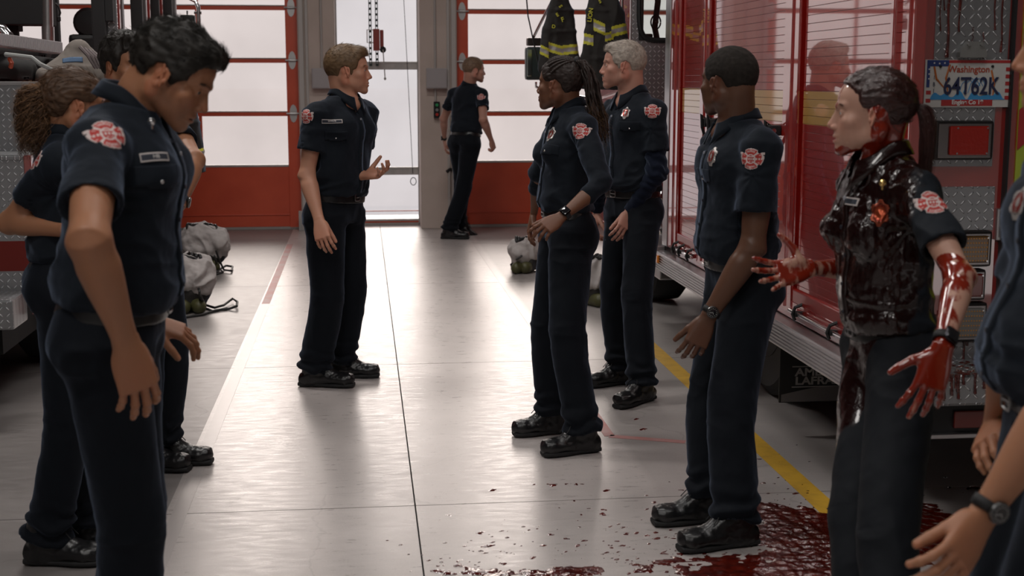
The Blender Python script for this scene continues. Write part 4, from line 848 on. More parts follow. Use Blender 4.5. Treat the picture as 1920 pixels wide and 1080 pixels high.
def place_patch(bvh, px, py, w, hgt, fn, name, root, m, parent, n=48, lift=.0022, roll=0, up=A_(0, 0, 1), tint=True, aim=None, thick=.0015, mats=None, mfn=None, ny=None):
    """decal mesh: grid in (u,v) in [-1,1], fn(u,v)->(inside mask, colours) ; follows the cloth surface"""
    d = unit(ray(px, py)) if aim is None else unit(aim[1] - aim[0]); o = CAMP if aim is None else aim[0]
    hit = bvh.ray_cast(Vector(o), Vector(d))
    if hit[0] is None:
        print('PATCH MISS', name, px, py); return None
    p = np.array(hit[0]); nv = np.array(hit[1])
    if nv @ d > 0: nv = -nv
    # smooth normal from neighbours
    acc = nv.copy()
    a0 = unit(np.cross(up, nv)); b0 = np.cross(nv, a0)
    for i in range(12):
        q = p + (a0 * math.cos(i * .52) * w * .4 + b0 * math.sin(i * .52) * hgt * .4) + nv * .06; h2 = bvh.ray_cast(Vector(q), Vector(-nv))
        if h2[0] is not None and h2[3] < .12:
            n2 = np.array(h2[1]); acc += n2 if n2 @ nv > 0 else -n2
    nv = unit(acc); r = unit(np.cross(up, nv)); u_ = np.cross(nv, r); ro = math.radians(roll); r, u_ = r * math.cos(ro) + u_ * math.sin(ro), u_ * math.cos(ro) - r * math.sin(ro)
    ny = ny or max(4, int(n * hgt / w)); us = np.linspace(-1, 1, n + 1); vs = np.linspace(-1, 1, ny + 1)
    V = np.zeros(((n + 1) * (ny + 1), 3)); UV = np.zeros((len(V), 2)); last = 0.0; k = 0
    for j, v in enumerate(vs):
        for i, u in enumerate(us):
            q = p + r * u * w / 2 + u_ * v * hgt / 2; h2 = bvh.ray_cast(Vector(q + nv * .08), Vector(-nv))
            dd = .08 - h2[3] if (h2[0] is not None and abs(.08 - h2[3]) < .05) else last
            last = dd; V[k] = q + nv * (dd + lift); UV[k] = (u, v); k += 1
    # smooth heights lightly
    H = ((V - p) @ nv).reshape(ny + 1, n + 1)
    for _ in range(3):
        Hp = np.pad(H, 1, 'edge'); H = np.maximum(H, (Hp[1:-1, :-2] + Hp[1:-1, 2:] + Hp[:-2, 1:-1] + Hp[2:, 1:-1]) / 4)
    V = V - ((V - p) @ nv)[:, None] * nv + H.reshape(-1)[:, None] * nv
    ins, col = fn(UV[:, 0], UV[:, 1]); c = lambda i, j: j * (n + 1) + i; F = []
    for j in range(ny):
        for i in range(n):
            q = (c(i, j), c(i + 1, j), c(i + 1, j + 1), c(i, j + 1))
            if all(ins[a] for a in q): F.append(q)
    if not F: return None
    F = np.array(F); used = np.unique(F); mp = -np.ones(len(V), int); mp[used] = np.arange(len(used)); V = V[used]; F = mp[F]; colu = col[used]
    # thickness: skirt by duplicating below
    nV = len(V); V2 = np.concatenate([V, V - nv * (thick + lift)]); ed = {}
    for f in F:
        for a, b in zip(f, np.roll(f, -1)): ed[(a, b)] = 1
    sk = [(b, a, a + nV, b + nV) for (a, b) in ed if (b, a) not in ed]
    F2 = np.concatenate([F, np.array(sk)]) if sk else F
    return mesh(name, V2, F2, m, parent, True, tint=np.concatenate([colu, colu]) if tint else None)

def fn_cross(detail=True):
    def fn(u, v):
        r = np.hypot(u, v); th = np.arctan2(v, u); a4 = np.abs((np.degrees(th) + 45) % 90 - 45)   # 0 at arms' centres, 45 at the diagonals
        lim = np.where(a4 > 37, .86, .92 - .0 * a4); rr = lim - .10 * np.exp(-((a4 - 42) / 4) ** 2)
        wing = (np.abs(v - .45 + .0 * u) < .13) & (np.abs(u) > .72) & (np.abs(u) < 1.0) | ((np.abs(np.abs(u) - .86) < .10) & (np.abs(v - .12) < .16))
        ins = (r < rr) | wing
        col = np.tile(A_(.42, .035, .03), (len(u), 1)); wh = A_(.62, .52, .5)
        w = (r > rr - .085) | wing | ((np.abs(a4 - 45) < 7) & (r > .34)) | (np.abs(r - .36) < .045)
        if detail:
            # lettering in the lobes: short light strokes on two arcs and a line across the middle
            st = (np.sin(th * 46) > -.1) & (np.abs(r - .68) < .085) & (a4 < 30) & (np.abs(v) > .3); w = w | st
            w = w | ((np.abs(v) < .10) & (np.abs(u) < .82) & (np.sin(u * 34) > -.35)); w = w | ((np.abs(v - .2) < .05) & (np.abs(u) < .22)) | ((np.abs(v + .2) < .05) & (np.abs(u) < .2) & (np.sin(u * 50) > 0))
        col[w] = wh; col[wing] = wh * .95; return ins, col
    return fn
def fn_badge(u, v):
    r = np.hypot(u, v * .9); th = np.arctan2(v, u); lim = .86 + .10 * np.cos(6 * th + math.pi); ins = r < lim
    col = np.tile(A_(.55, .52, .50), (len(u), 1)); col[(r < .55)] = (.32, .05, .04); col[(r < .22)] = (.62, .6, .58)
    col[(np.abs(r - .62) < .04)] = (.15, .14, .14); col[(np.abs(u) < .06) & (r < .5)] = (.6, .57, .55); return ins, col
def fn_badge_dark(u, v):
    i, c = fn_badge(u, v); c = c * A_(.55, .12, .06); c[np.hypot(u, v) < .5] = (.30, .05, .015); return i, c
def fn_plate(ch='|'):
    def fn(u, v):
        ins = np.ones(len(u), bool); col = np.tile(A_(.03, .035, .05), (len(u), 1)); e = (np.abs(u) > .95) | (np.abs(v) > .74); col[e] = (.55, .5, .48); return ins, col
    return fn
def fn_flap(u, v):
    ins = v > -.72 - .28 * (1 - np.abs(u)) if True else 0
    return ins, np.ones((len(u), 3))

PEOPLE = []
def person(sp):
    s = sp.get('s', 1.0); fem = sp.get('fem', False); hs = sp.get('hs', 1.06) * (.96 if fem else 1.0) * (s ** .5); h = sp.get('h', .004)
    Y0 = sp['Y']; pel = W(*sp['pelvis'], Y0 + sp.get('pdy', 0)); nb = W(*sp['neck'], Y0 + sp.get('ndy', 0)); hc = W(*sp['head'][:2], Y0 + sp['head'][2])
    print(sp['key'], 'pelvis z %.2f neck z %.2f head z %.2f torso %.2f' % (pel[2], nb[2], hc[2], np.linalg.norm(nb - pel)))
    root = empty('person', (pel[0], pel[1], 0), sp['label'], 'person')
    cf, cr, pf, pr = fwd(sp['chest']), rgt(sp['chest']), fwd(sp['hip']), rgt(sp['hip'])
    ax = unit(nb - pel); Lt = np.linalg.norm(nb - pel)
    wf = sp.get('wide', 1.0) * s
    A0 = pel - ax * .10 * s; B0 = nb; Ls = np.linalg.norm(B0 - A0)
    if fem:
        tab = [(0, 0, 0, .150, .085, .105), (.15, 0, 0, .166, .095, .118), (.25, 0, 0, .150, .098, .10), (.34, 0, 0, .132, .098, .085), (.46, 0, 0, .128, .095, .08), (.64, 0, 0, .140, .105, .092), (.80, 0, 0, .142, .11, .098), (.90, 0, 0, .12, .085, .09), (.96, 0, 0, .085, .06, .075), (1.02, 0, 0, .05, .05, .05)]
    else:
        tab = [(0, 0, 0, .150, .09, .11), (.15, 0, 0, .166, .105, .125), (.25, 0, 0, .162, .112, .108), (.34, 0, 0, .157, .115, .095), (.46, 0, 0, .157, .112, .088), (.64, 0, 0, .166, .118, .105), (.80, 0, 0, .172, .120, .118), (.90, 0, 0, .145, .095, .11), (.96, 0, 0, .10, .07, .09), (1.02, 0, 0, .06, .055, .06)]
    belly = sp.get('belly', 0)
    tab = [(t, ox, oy, w * wf, (df + (belly if .25 < t < .6 else 0)) * s, db * s) for t, ox, oy, w, df, db in tab]
    tw = (sp['chest'] - sp['hip'] + 180) % 360 - 180
    shw = (.150 if fem else .178) * wf; shoulders = {}
    for nm, sg in (('R', 1), ('L', -1)):
        ds = sp.get('sh' + nm, (0, 0, 0)); shoulders[nm] = nb - ax * (.075 if fem else .072) * s + cr * sg * shw - cf * .01 + cf * ds[0] + A_(0, 0, 1) * ds[1] + cr * sg * ds[2]
    UA, FA = .315 * s, .262 * s; joints = {}
    for nm in 'RL':
        a = sp.get('arm' + nm)
        if not a: continue
        S = shoulders[nm]; E = reach(*a['elbow'][:2], S, UA * a.get('k', 1), a['elbow'][2] == 'n'); Wr = reach(*a['wrist'][:2], E, FA * a.get('k', 1), a['wrist'][2] == 'n')
        if 'D' in a['hand']: D = np.asarray(a['hand']['D'], float)
        else: D = reach(*a['hand']['to'][:2], Wr, .12 * s, a['hand']['to'][2] == 'n') - Wr
        hd = dict(a['hand']); hd['D'] = D; joints[nm] = (S, E, Wr, hd)
        print('   arm', nm, 'ua %.2f fa %.2f' % (np.linalg.norm(E - S), np.linalg.norm(Wr - E)), 'W', Wr.round(2))
    # ---- body: one mesh (head, neck, trunk core, arms and hands)
    yaw, pit, rol = sp['face_dir']; f = fwd(yaw); r_ = rgt(yaw); u_ = A_(0, 0, 1)
    p_ = math.radians(pit); f2 = f * math.cos(p_) - u_ * math.sin(p_); u2 = u_ * math.cos(p_) + f * math.sin(p_); ro = math.radians(rol)
    r3 = r_ * math.cos(ro) + u2 * math.sin(ro); u3 = u2 * math.cos(ro) - r_ * math.sin(ro); Rh = np.stack([r3, f2, u3], 1)
    sp.setdefault('face', {}); hV, hF, ht, hbl, _ = head_mesh(sp, Rh, hc, nb, hs, fem, sp.get('hh', .0026))
    VV, FF, TT, BB = [hV], [hF], [ht], [hbl if hbl is not None else np.zeros(len(hV))]; nn = len(hV)
    for nm in joints:
        S, E, Wr, hd = joints[nm]; v, f_, t = arm_mesh(S, E, Wr, hd, nm == 'R', s, fem, sp.get('ah', h * .8), sp.get('muscle', 1.0))
        VV.append(v); FF.append(f_ + nn); TT.append(t); nn += len(v); b = np.zeros(len(v))
        if sp.get('blood'):
            dh = np.linalg.norm(v - (Wr + unit(hd['D']) * .07), axis=1); al = (v - E) @ unit(Wr - E) / FA
            b = np.clip(1.9 - dh / .09, 0, .70) if nm == 'L' else np.clip(1.5 - dh / .12, 0, .55)
            axp = E + np.clip(al, -.4, 1.2)[:, None] * FA * unit(Wr - E); sdv = (v - axp) @ (unit(cf + A_(0, 0, .1)) if nm == 'L' else A_(0, -.3, .95)) / .035
            b = np.maximum(b, (.50 + .17 * sdv ) * (al > -.15) * np.clip(1.4 - np.abs(al - .6) * .5, 0, 1) * (al < 1.1))
        BB.append(b)
    core = Grid(np.minimum(A0, B0) - .3, np.maximum(A0, B0) + .3, .014); core.add(loft(A0, B0, pr, tab, 2.3, -.016 * s, tw, .12, .93)); cv, cF = core.net()
    if sp.get('legcore', True):
        pass
    VV.append(cv); FF.append(cF + nn); TT.append(np.ones((len(cv), 3))); BB.append(np.zeros(len(cv)))
    body = mesh('body', np.concatenate(VV), np.concatenate(FF), sp['skin'], root, tint=np.concatenate(TT), blood=np.concatenate(BB) if sp.get('blood') else None)
    for sx in (1, -1):
        mb = MB(); c = hc + Rh @ (A_(sx * .031, .0735, -.003) * hs); lk = unit(Rh @ A_(sp.get('gaze', 0), 1, -.05)); rr = .0136 * hs; pf_ = []
        for i in range(13):
            a = math.pi * i / 12; pf_.append((max(1e-5, rr * math.sin(a)), rr * math.cos(a)))
        mb.lathe(c, lk, pf_, 20); e = mb.build('eye', WHITE_EYE, root, True, [IRIS, BLACKLEATHER])
        mi = []
        for p in e.data.polygons:
            a = math.degrees(math.acos(max(-1, min(1, unit(np.array(p.center) + np.array(root.location) - c) @ lk)))); mi.append(2 if a < 12 else 1 if a < 30 else 0)
        e.data.polygons.foreach_set('material_index', mi)
    hair(sp, root, Rh, hc, hs, fem)
    # ---- shirt
    g = Grid(np.minimum.reduce([A0, B0, *[v for v in shoulders.values()], *[j[1] for j in joints.values()]]) - .2, np.maximum.reduce([A0, B0, *[v for v in shoulders.values()], *[j[1] for j in joints.values()]]) + .2, sp.get('ch', h * 1.35))
    stab = [list(t) for t in tab]; bl = .018 * s
    for t in stab:
        if .3 < t[0] < .5: t[3] += bl * .55; t[4] += bl; t[5] += bl * 1.2
    bt = sp.get('belt_t', .285)
    g.add(loft(A0, B0, pr, stab, 2.25, .012, tw, bt, 1.0), 0)
    if fem:
        P = A0 + (B0 - A0) * .70
        for sg in (1, -1): g.add(ell(P + cr * sg * .068 * s + cf * .092 * s, (.060 * s, .060 * s, .060 * s)), .035)
    else:
        P = A0 + (B0 - A0) * .78
        for sg in (1, -1): g.add(ell(P + cr * sg * .070 * s + cf * .062 * s, (.070 * s, .068 * s, .075 * s)), .06)
    nlow = nb - ax * .040 * s
    for nm, sg in (('R', 1), ('L', -1)):
        S = shoulders[nm]; g.add(cap(nlow + cr * sg * .04 * s + A_(0, 0, .006) - cf * .012, S + A_(0, 0, .004), .050 * wf, .052 * wf), .05)
        g.add(ell(S - cf * .005 - ax * .012, .056 * wf * (.92 if fem else 1)), .035)
    sl = sp.get('sleeve', .66)
    for nm in joints:
        S, E, Wr, hd = joints[nm]; d = unit(E - S); L = np.linalg.norm(E - S); sd = unit(np.cross(d, cf) + 1e-4)
        k = (.88 if fem else 1.0) * wf * sp.get('muscle', 1) ** .5
        if sp.get('long') == 'shirt':
            e2 = unit(Wr - E); tfin = sp.get('longt', .45)
            g.add(loft(S, E, sd, [(0, 0, 0, .062 * k, .062 * k, .062 * k), (.6, 0, 0, .054 * k, .056 * k, .056 * k), (1, 0, 0, .052 * k, .052 * k, .052 * k)]), .03)
            g.add(cap(E, E + e2 * FA * tfin, .050 * k, .046 * k), .03); g.cut(E + e2 * FA * tfin, e2) if False else None
        else:
            g.add(loft(S, E, sd, [(0, 0, 0, .056 * k, .060 * k, .060 * k), (.35, 0, 0, .060 * k, .066 * k, .066 * k), (sl, 0, 0, .063 * k, .073 * k, .071 * k)], t1=sl), .035)
            m = sl * L; g.sub(cap(S + d * (m - .035), S + d * (m + .08), .052 * k, .062 * k), .004)
    # neck opening
    g.sub(cap(nb + A_(0, 0, .03) - cf * .005, nb - ax * .02 + cf * .02, .050 * (.85 if fem else 1), .046 * (.85 if fem else 1)), .006)
    if sp.get('open', True): g.sub(cap(nb + cf * .05 + A_(0, 0, .02), nb + cf * .10 - ax * .075 * s, .026, .008), .006)
    g.cut(A0 + (B0 - A0) * (bt - .005), -ax, .012)
    V, F = g.net(); n = vnormals(V, F)
    tpos = ((V - A0) @ unit(B0 - A0)) / Ls; amp = .0075 * sp.get('wr', 1)
    wl = np.clip(1 - np.abs(tpos - .36) / .16, 0, 1); ex = np.stack([V @ cr, V @ cf, V[:, 2]], 1)
    dsp = amp * (ridge(ex * A_(7, 7, 9) + vnoise(ex * 5)[:, None] * .8 + sp['Y']) * .8 + .6 * ridge(ex * A_(5, 5, 22) + 3 + vnoise(ex * 6)[:, None]) * wl * 2.6 + .35 * fbm(ex * 18))
    for nm in shoulders:
        S = shoulders[nm]; u = V - (S - A_(0, 0, .10 * s)); dd = np.linalg.norm(u, axis=1); wgt = np.exp(-(dd / .13) ** 2); dsp += .003 * sp.get('wr', 1) * wgt * np.sin(np.arctan2(u[:, 2], u @ cr + u @ cf) * 9 + vnoise(V * 9) * 2)
    V = V + n * dsp[:, None]
    sb = None; smat = sp.get('shirt', CLOTH)
    if sp.get('blood'):
        lx = (V - nb) @ cr; lf = (V - nb) @ cf; nz = vnoise(V * 9)
        sb = np.clip(.95 - np.clip(-lf + .0, 0, 1) * 5 - np.clip(-lx - .13, 0, 1) * 5 + nz * .15, 0, 1) * .9
        V = V + n * (np.clip(sb, 0, 1) * .004 * fbm(V * A_(55, 55, 30)))[:, None]
    shirt = mesh('shirt', V, F, smat, root, blood=sb)
    bvh = BVHTree.FromPolygons(V.tolist(), F.tolist())
    collar(sp, root, nb, ax, cf, cr, s, fem, smat, hc)
    # ---- under-sleeves
    if sp.get('long') == 'under':
        for nm in joints:
            S, E, Wr, hd = joints[nm]; gs = Grid(np.minimum.reduce([S, E, Wr]) - .09, np.maximum.reduce([S, E, Wr]) + .09, h)
            e1 = unit(E - S); e2 = unit(Wr - E); gs.add(cap(S + e1 * .1, E, .056 * wf, .055 * wf)); gs.add(cap(E, Wr - e2 * .012, .055 * wf, .037 * wf), .03); gs.sub(cap(Wr - e2 * .02, Wr + e2 * .05, .029, .03), .003); gs.cut(Wr - e2 * .002, e2, .004)
            v, f_ = gs.net(); nv_ = vnormals(v, f_); al = (v - E) @ e2; v = v + nv_ * (.004 * np.sin(al * 150 + vnoise(v * 20) * 2) * np.exp(-(np.abs(al) / .18) ** 2) + .003 * fbm(v * 20))[:, None]
            mesh('long_sleeve', v, f_, KNIT, shirt)
    # ---- trousers
    feet = {}
    for nm in 'RL':
        fx, fy, hd = sp['foot' + nm]; P = G(fx, fy, 0.09) if fy < 1500 else None
        feet[nm] = (P, hd) if P is not None else (W(fx, fy, Y0), hd)
        if sp['foot' + nm][-1] is None: pass
        feet[nm] = (A_(feet[nm][0][0], feet[nm][0][1], .09), hd)
        if len(sp.get('foff', ())): pass
    hips = {'R': pel + pr * .088 * wf, 'L': pel - pr * .088 * wf}
    lo = np.minimum.reduce([pel, feet['R'][0], feet['L'][0]]) - .27; hi = np.maximum.reduce([pel, feet['R'][0], feet['L'][0]]) + .27; lo[2] = -.02; hi[2] = pel[2] + .25
    g = Grid(lo, hi, sp.get('ch', h * 1.35) * 1.1); knees = {}
    for nm in 'RL':
        Hp = hips[nm]; An, hd = feet[nm]; LL = .416 * s; D = np.linalg.norm(An - Hp); kb = sp.get('knee' + nm); kf = fwd(hd if kb is None else kb)
        if D > 2 * LL * .995: LL = D / 2 / .995
        mid = (Hp + An) / 2; v = unit(An - Hp); kf = unit(kf - v * (kf @ v)); K = mid + kf * math.sqrt(max(LL * LL - D * D / 4, 0)) ; knees[nm] = K
        print('   leg', nm, 'D %.2f L %.2f' % (D, LL), 'foot', An.round(2))
        sd = rgt(hd); g_ = 1.0 * wf * (.96 if fem else 1)
        def crease(base, depth):  # pressed crease front and back
            return base + depth
        vv = unit(K - Hp)
        g.add(loft(Hp - vv * .0, K, sd, [(0, 0, 0, .092 * g_, .102 * g_, .100 * g_), (.3, 0, 0, .092 * g_, .102 * g_, .098 * g_), (.7, 0, 0, .083 * g_, .092 * g_, .090 * g_), (1, 0, 0, .076 * g_, .086 * g_, .082 * g_)], n=1.9), .03)
        g.add(loft(K, An, sd, [(0, 0, 0, .076 * g_, .086 * g_, .082 * g_), (.3, 0, -.006, .075 * g_, .082 * g_, .084 * g_), (.7, 0, 0, .074 * g_, .082 * g_, .083 * g_), (1, 0, 0, .074 * g_, .092, .084)], n=1.9), .006)
        g.add(ell(K, (.074 * g_, .083 * g_, .13), np.stack([unit(sd - unit(An - Hp) * (sd @ unit(An - Hp))), np.cross(unit(An - Hp), unit(sd - unit(An - Hp) * (sd @ unit(An - Hp)))), unit(An - Hp)], 1)), .012)
    ttab = [list(t) for t in tab]
    g.add(loft(A0, B0, pr, ttab, 2.2, .007, tw, .10, bt + .015), .05)
    for nm, sg in (('R', 1), ('L', -1)): g.add(ell(hips[nm] - pf * (.036 if fem else .022) * s - A_(0, 0, .01), (.085 * wf, .082 * wf, .095 * wf)), .05)
    g.cut(A0 + (B0 - A0) * (bt + .03), ax); g.cut(A_(0, 0, .032), A_(0, 0, -1), .006)
    for nm in 'RL':
        An, hd = feet[nm]; g.sub(cap(An - A_(0, 0, .07), An + A_(0, 0, -.005), .058), .004)
    V, F = g.net(); n = vnormals(V, F); dmp = np.zeros(len(V)); wr = sp.get('twr', 1)
    for nm in 'RL':
        An, hd = feet[nm]; K = knees[nm]; near = np.linalg.norm(V[:, :2] - (An[:2] + (K[:2] - An[:2]) * np.clip((V[:, 2:3] - .09) / max(K[2] - .09, .1), 0, 1)), axis=1) < .11
        wa = np.exp(-((V[:, 2] - .13) / .07) ** 2) * near; ph = (V @ fwd(hd)) * 14; dmp += .010 * wr * wa * np.sin(V[:, 2] * 95 + ph + vnoise(V * 14) * 2.2)
        wk = np.exp(-((V[:, 2] - K[2] + .03) / .09) ** 2) * near; dmp += .003 * wr * wk * ridge(V * A_(8, 8, 20) + 5)
    wc = np.exp(-((V[:, 2] - pel[2] + .04) / .10) ** 2); dmp += .005 * wr * wc * ridge(V * A_(12, 12, 16) + 9); dmp += .0035 * wr * ridge(V * A_(10, 10, 3) + sp['Y']) + .0018 * fbm(V * A_(20, 20, 12))
    V = V + n * dmp[:, None]; V[:, 2] = np.maximum(V[:, 2], .02)
    tm = CLOTH2; tb = None
    if sp.get('blood'):
        tm = wet_cloth('blood_soaked_trousers', (.0035, .0052, .0085, 1)); lf = (V - pel) @ cf; tb = np.clip(.62 - np.abs((V - pel) @ cr + .03) * 8 + lf * 1.5 - np.clip(pel[2] - V[:, 2] - .05, 0, 1) * .35 + .25 * vnoise(V * A_(16, 16, 2.5)), 0, .8) * (lf > 0) + .55 * np.clip(1 - (pel[2] + .12 - V[:, 2]) / .2, 0, 1)
    tr = mesh('trousers', V, F, tm, root, blood=tb)
    # ---- belt
    g = Grid(pel - .32, pel + .32, .005); g.add(loft(A0, B0, pr, ttab, 2.2, .0145, tw, bt - .034 / Ls, bt + .010 / Ls), 0); V, F = g.net(); blt = mesh('belt', V, F, BLACKLEATHER, tr)
    bp = A0 + (B0 - A0) * (bt - .012 / Ls); bv = BVHTree.FromPolygons(V.tolist(), F.tolist())
    cc = A_(*bp); hit = bv.ray_cast(Vector(cc + pf * .5), Vector(-pf))
    if hit[0] is not None:
        c = np.array(hit[0]) + pf * .004; mb = MB(); lp = []
        for a in range(17):
            an = 2 * math.pi * a / 16; q = lambda t, e: math.copysign(abs(t) ** e, t); lp.append(c + pr * q(math.cos(an), .35) * .024 + A_(0, 0, 1) * q(math.sin(an), .35) * .018)
        mb.tube(lp, .0032, 8); mb.tube([c - pr * .022, c + pr * .016 + pf * .002], .0028, 6); mb.build('belt_buckle', mat('steel_buckle', (.3, .3, .3), rough=.3, metal=1), blt, True)
    # ---- boots
    for nm in 'RL':
        if sp.get('noboots'): break
        An, hd = feet[nm]; boot(root, An, hd, s * (.93 if fem else 1.0), sp.get('lift' + nm, 0))
    # ---- insignia
    for (px, py) in sp.get('patch', []):
        place_patch(bvh, px, py, .092 * s, .082 * s, fn_cross(), 'shoulder_patch', root, PATCH, shirt, 56, roll=sp.get('proll', 0))
    if sp.get('badge'): place_patch(bvh, *sp['badge'], .056, .072, fn_badge_dark if sp.get('blood') else fn_badge, 'chest_badge', root, mat('badge_enamel', (1, 1, 1), rough=.25, metal=.6, tint=True), shirt, 28, lift=.005, thick=.003)
    if sp.get('plate'):
        px, py, txt, w = sp['plate']; o = place_patch(bvh, px, py, w, .021, fn_plate(), 'name_tape', root, PATCH, shirt, 40, lift=.003, ny=16)
        if o is not None:
            M = np.array([v.co[:] for v in o.data.vertices]) + root_off(root); c = M.mean(0); k = len(M) // 2; nrm = unit(np.cross(M[40] - M[0], M[k - 1] - M[0])); nrm = nrm if nrm @ (CAMP - c) > 0 else -nrm
            rt = unit(M[40] - M[0]); text3d('name_lettering', txt, .013, c + nrm * .0052, np.stack([rt, np.cross(nrm, rt), nrm], 1), mat('thread_white', (.6, .57, .55), rough=.8), shirt, .0004, sx=1.1)
    for (px, py) in sp.get('pocket', []):
        place_patch(bvh, px, py, .115 * s, .055 * s, fn_flap, 'pocket_flap', root, smat if not sp.get('blood') else CLOTH, shirt, 24, lift=.004, tint=False, thick=.002)
        place_patch(bvh, px, py + .008 * FOC / Y0, .010, .010, lambda u, v: (np.hypot(u, v) < 1, np.ones((len(u), 3))), 'button', root, CHROME, shirt, 8, lift=.008, tint=False)
    if sp.get('placket', True):
        v0 = nb - ax * .075 * s; v1 = A0 + (B0 - A0) * (bt + .02); ws = []
        for i in range(15):
            q = v0 + (v1 - v0) * i / 14; tl = ((q - A0) @ ax) / Ls; fdir = fwd(sp['hip'] + tw * tl); hit = bvh.ray_cast(Vector(q + fdir * .6), Vector(-fdir))
            if hit[0] is not None: ws.append((np.array(hit[0]), fdir, rgt(sp['hip'] + tw * tl)))
        if len(ws) > 3:
            ww = .017; V = []; F = []
            for p, fd, rd in ws: V += [p - rd * ww - fd * .004, p - rd * ww + fd * .0045, p + rd * ww + fd * .0045, p + rd * ww - fd * .004]
            for i in range(len(ws) - 1):
                for j in range(3): a = i * 4 + j; F.append((a, a + 1, a + 5, a + 4))
            mesh('button_placket', V, F, smat, shirt, blood=np.full(len(V), .8) if sp.get('blood') else None)
            for i in range(1, len(ws), 3):
                p, fd, rd = ws[i]; mb = MB(); mb.cyl(p + fd * .006, fd, .0055, .003, 12); mb.build('button', mat('pearl_button', (.35, .36, .4), rough=.3) if i == 1 else BUTTON, shirt, True)
    if sp.get('pin'):
        px, py = sp['pin']; h_ = bvh.ray_cast(Vector(CAMP), Vector(ray(px, py)))
        if h_[0] is not None:
            p = np.array(h_[0]); d = -unit(ray(px, py)); mb = MB(); mb.lathe(p + d * .030, d, [(.001, -.004), (.008, -.002), (.009, .001), (.004, .004), (.0005, .005)], 14); mb.tube([p + d * .03 - A_(0, 0, .004), p + d * .03 - A_(0, 0, .018)], .0035, 8); mb.build('collar_pin', sp.get('pinm', CHROME), shirt, True)
    # ---- watches
    for nm, kind in sp.get('watch', {}).items():
        S, E, Wr, hd = joints[nm]; e2 = unit(Wr - E); D = unit(hd['D']); N = np.asarray(hd['N'], float); N = unit(N - e2 * (N @ e2)); bk = -N; sd = np.cross(e2, bk)
        c = Wr - e2 * .022; k = (.86 if fem else 1) * s; off_ = .034 if sp.get('long') == 'under' else 0; c = c - e2 * off_ * 0
        mb = MB(); n_ = 40
        prof = [(-.011, .0), (-.011, .0035), (.011, .0035), (.011, 0)]
        Vs = []; Fs = []
        for i in range(n_):
            an = 2 * math.pi * i / n_
            for a_, o_ in prof: Vs.append(c + sd * math.cos(an) * (.0305 * k + .001 + o_) + bk * math.sin(an) * (.0235 * k + .001 + o_) + e2 * a_)
        for i in range(n_):
            for j in range(4): Fs.append((i * 4 + j, i * 4 + (j + 1) % 4, ((i + 1) % n_) * 4 + (j + 1) % 4, ((i + 1) % n_) * 4 + j))
        wt = mesh('wristwatch', Vs, Fs, RUBBER, root); fc = c + bk * (.0235 * k + .005)
        if kind == 'square':
            mb = MB(); Rm = np.stack([sd, e2, bk], 1); mb.box(-.018, .018, -.020, .020, -.005, .006, .005); q = np.array(mb.V) @ Rm.T + fc; mesh('watch_case', q, mb.F, mat('dark_metal_case', (.03, .03, .035), rough=.2, metal=1), wt)
            mb = MB(); mb.box(-.015, .015, -.017, .017, .0055, .007, .002); q = np.array(mb.V) @ Rm.T + fc; mesh('watch_screen', q, mb.F, mat('watch_glass', (.01, .01, .012), rough=.06, coat=1), wt)
        else:
            mb = MB(); mb.lathe(fc, bk, [(.019, -.005), (.0215, -.003), (.0225, .002), (.020, .006), (.0175, .0065)], 28); mb.build('watch_case', mat('watch_steel', (.16, .16, .16), rough=.3, metal=1), wt, True)
            mb = MB(); mb.lathe(fc, bk, [(.0172, .005), (.0172, .0078), (.0001, .0080)], 24); mb.build('watch_dial', mat('watch_glass', (.01, .01, .012), rough=.06, coat=1), wt, True)
            mb = MB()
            for i in range(12):
                an = i * math.pi / 6; q = fc + bk * .0084 + (sd * math.cos(an) + e2 * math.sin(an)) * .0135; mb.cyl(q, bk, .0011, .0006, 6)
            for an, l in ((.6, .011), (2.4, .008)): mb.tube([fc + bk * .0084, fc + bk * .0084 + (sd * math.cos(an) + e2 * math.sin(an)) * l], .0006, 4)
            mb.build('dial_markings', mat('dial_white', (.5, .5, .48), rough=.4), wt)
    if sp.get('ring'):
        nm = sp['ring']; S, E, Wr, hd = joints[nm]
    PEOPLE.append((sp['key'], root, joints)); sp['out'] = dict(root=root, nb=nb, cf=cf, cr=cr, bvh=bvh, joints=joints, shirt=shirt, Rh=Rh, hc=hc, hs=hs, trousers=tr)
    return root

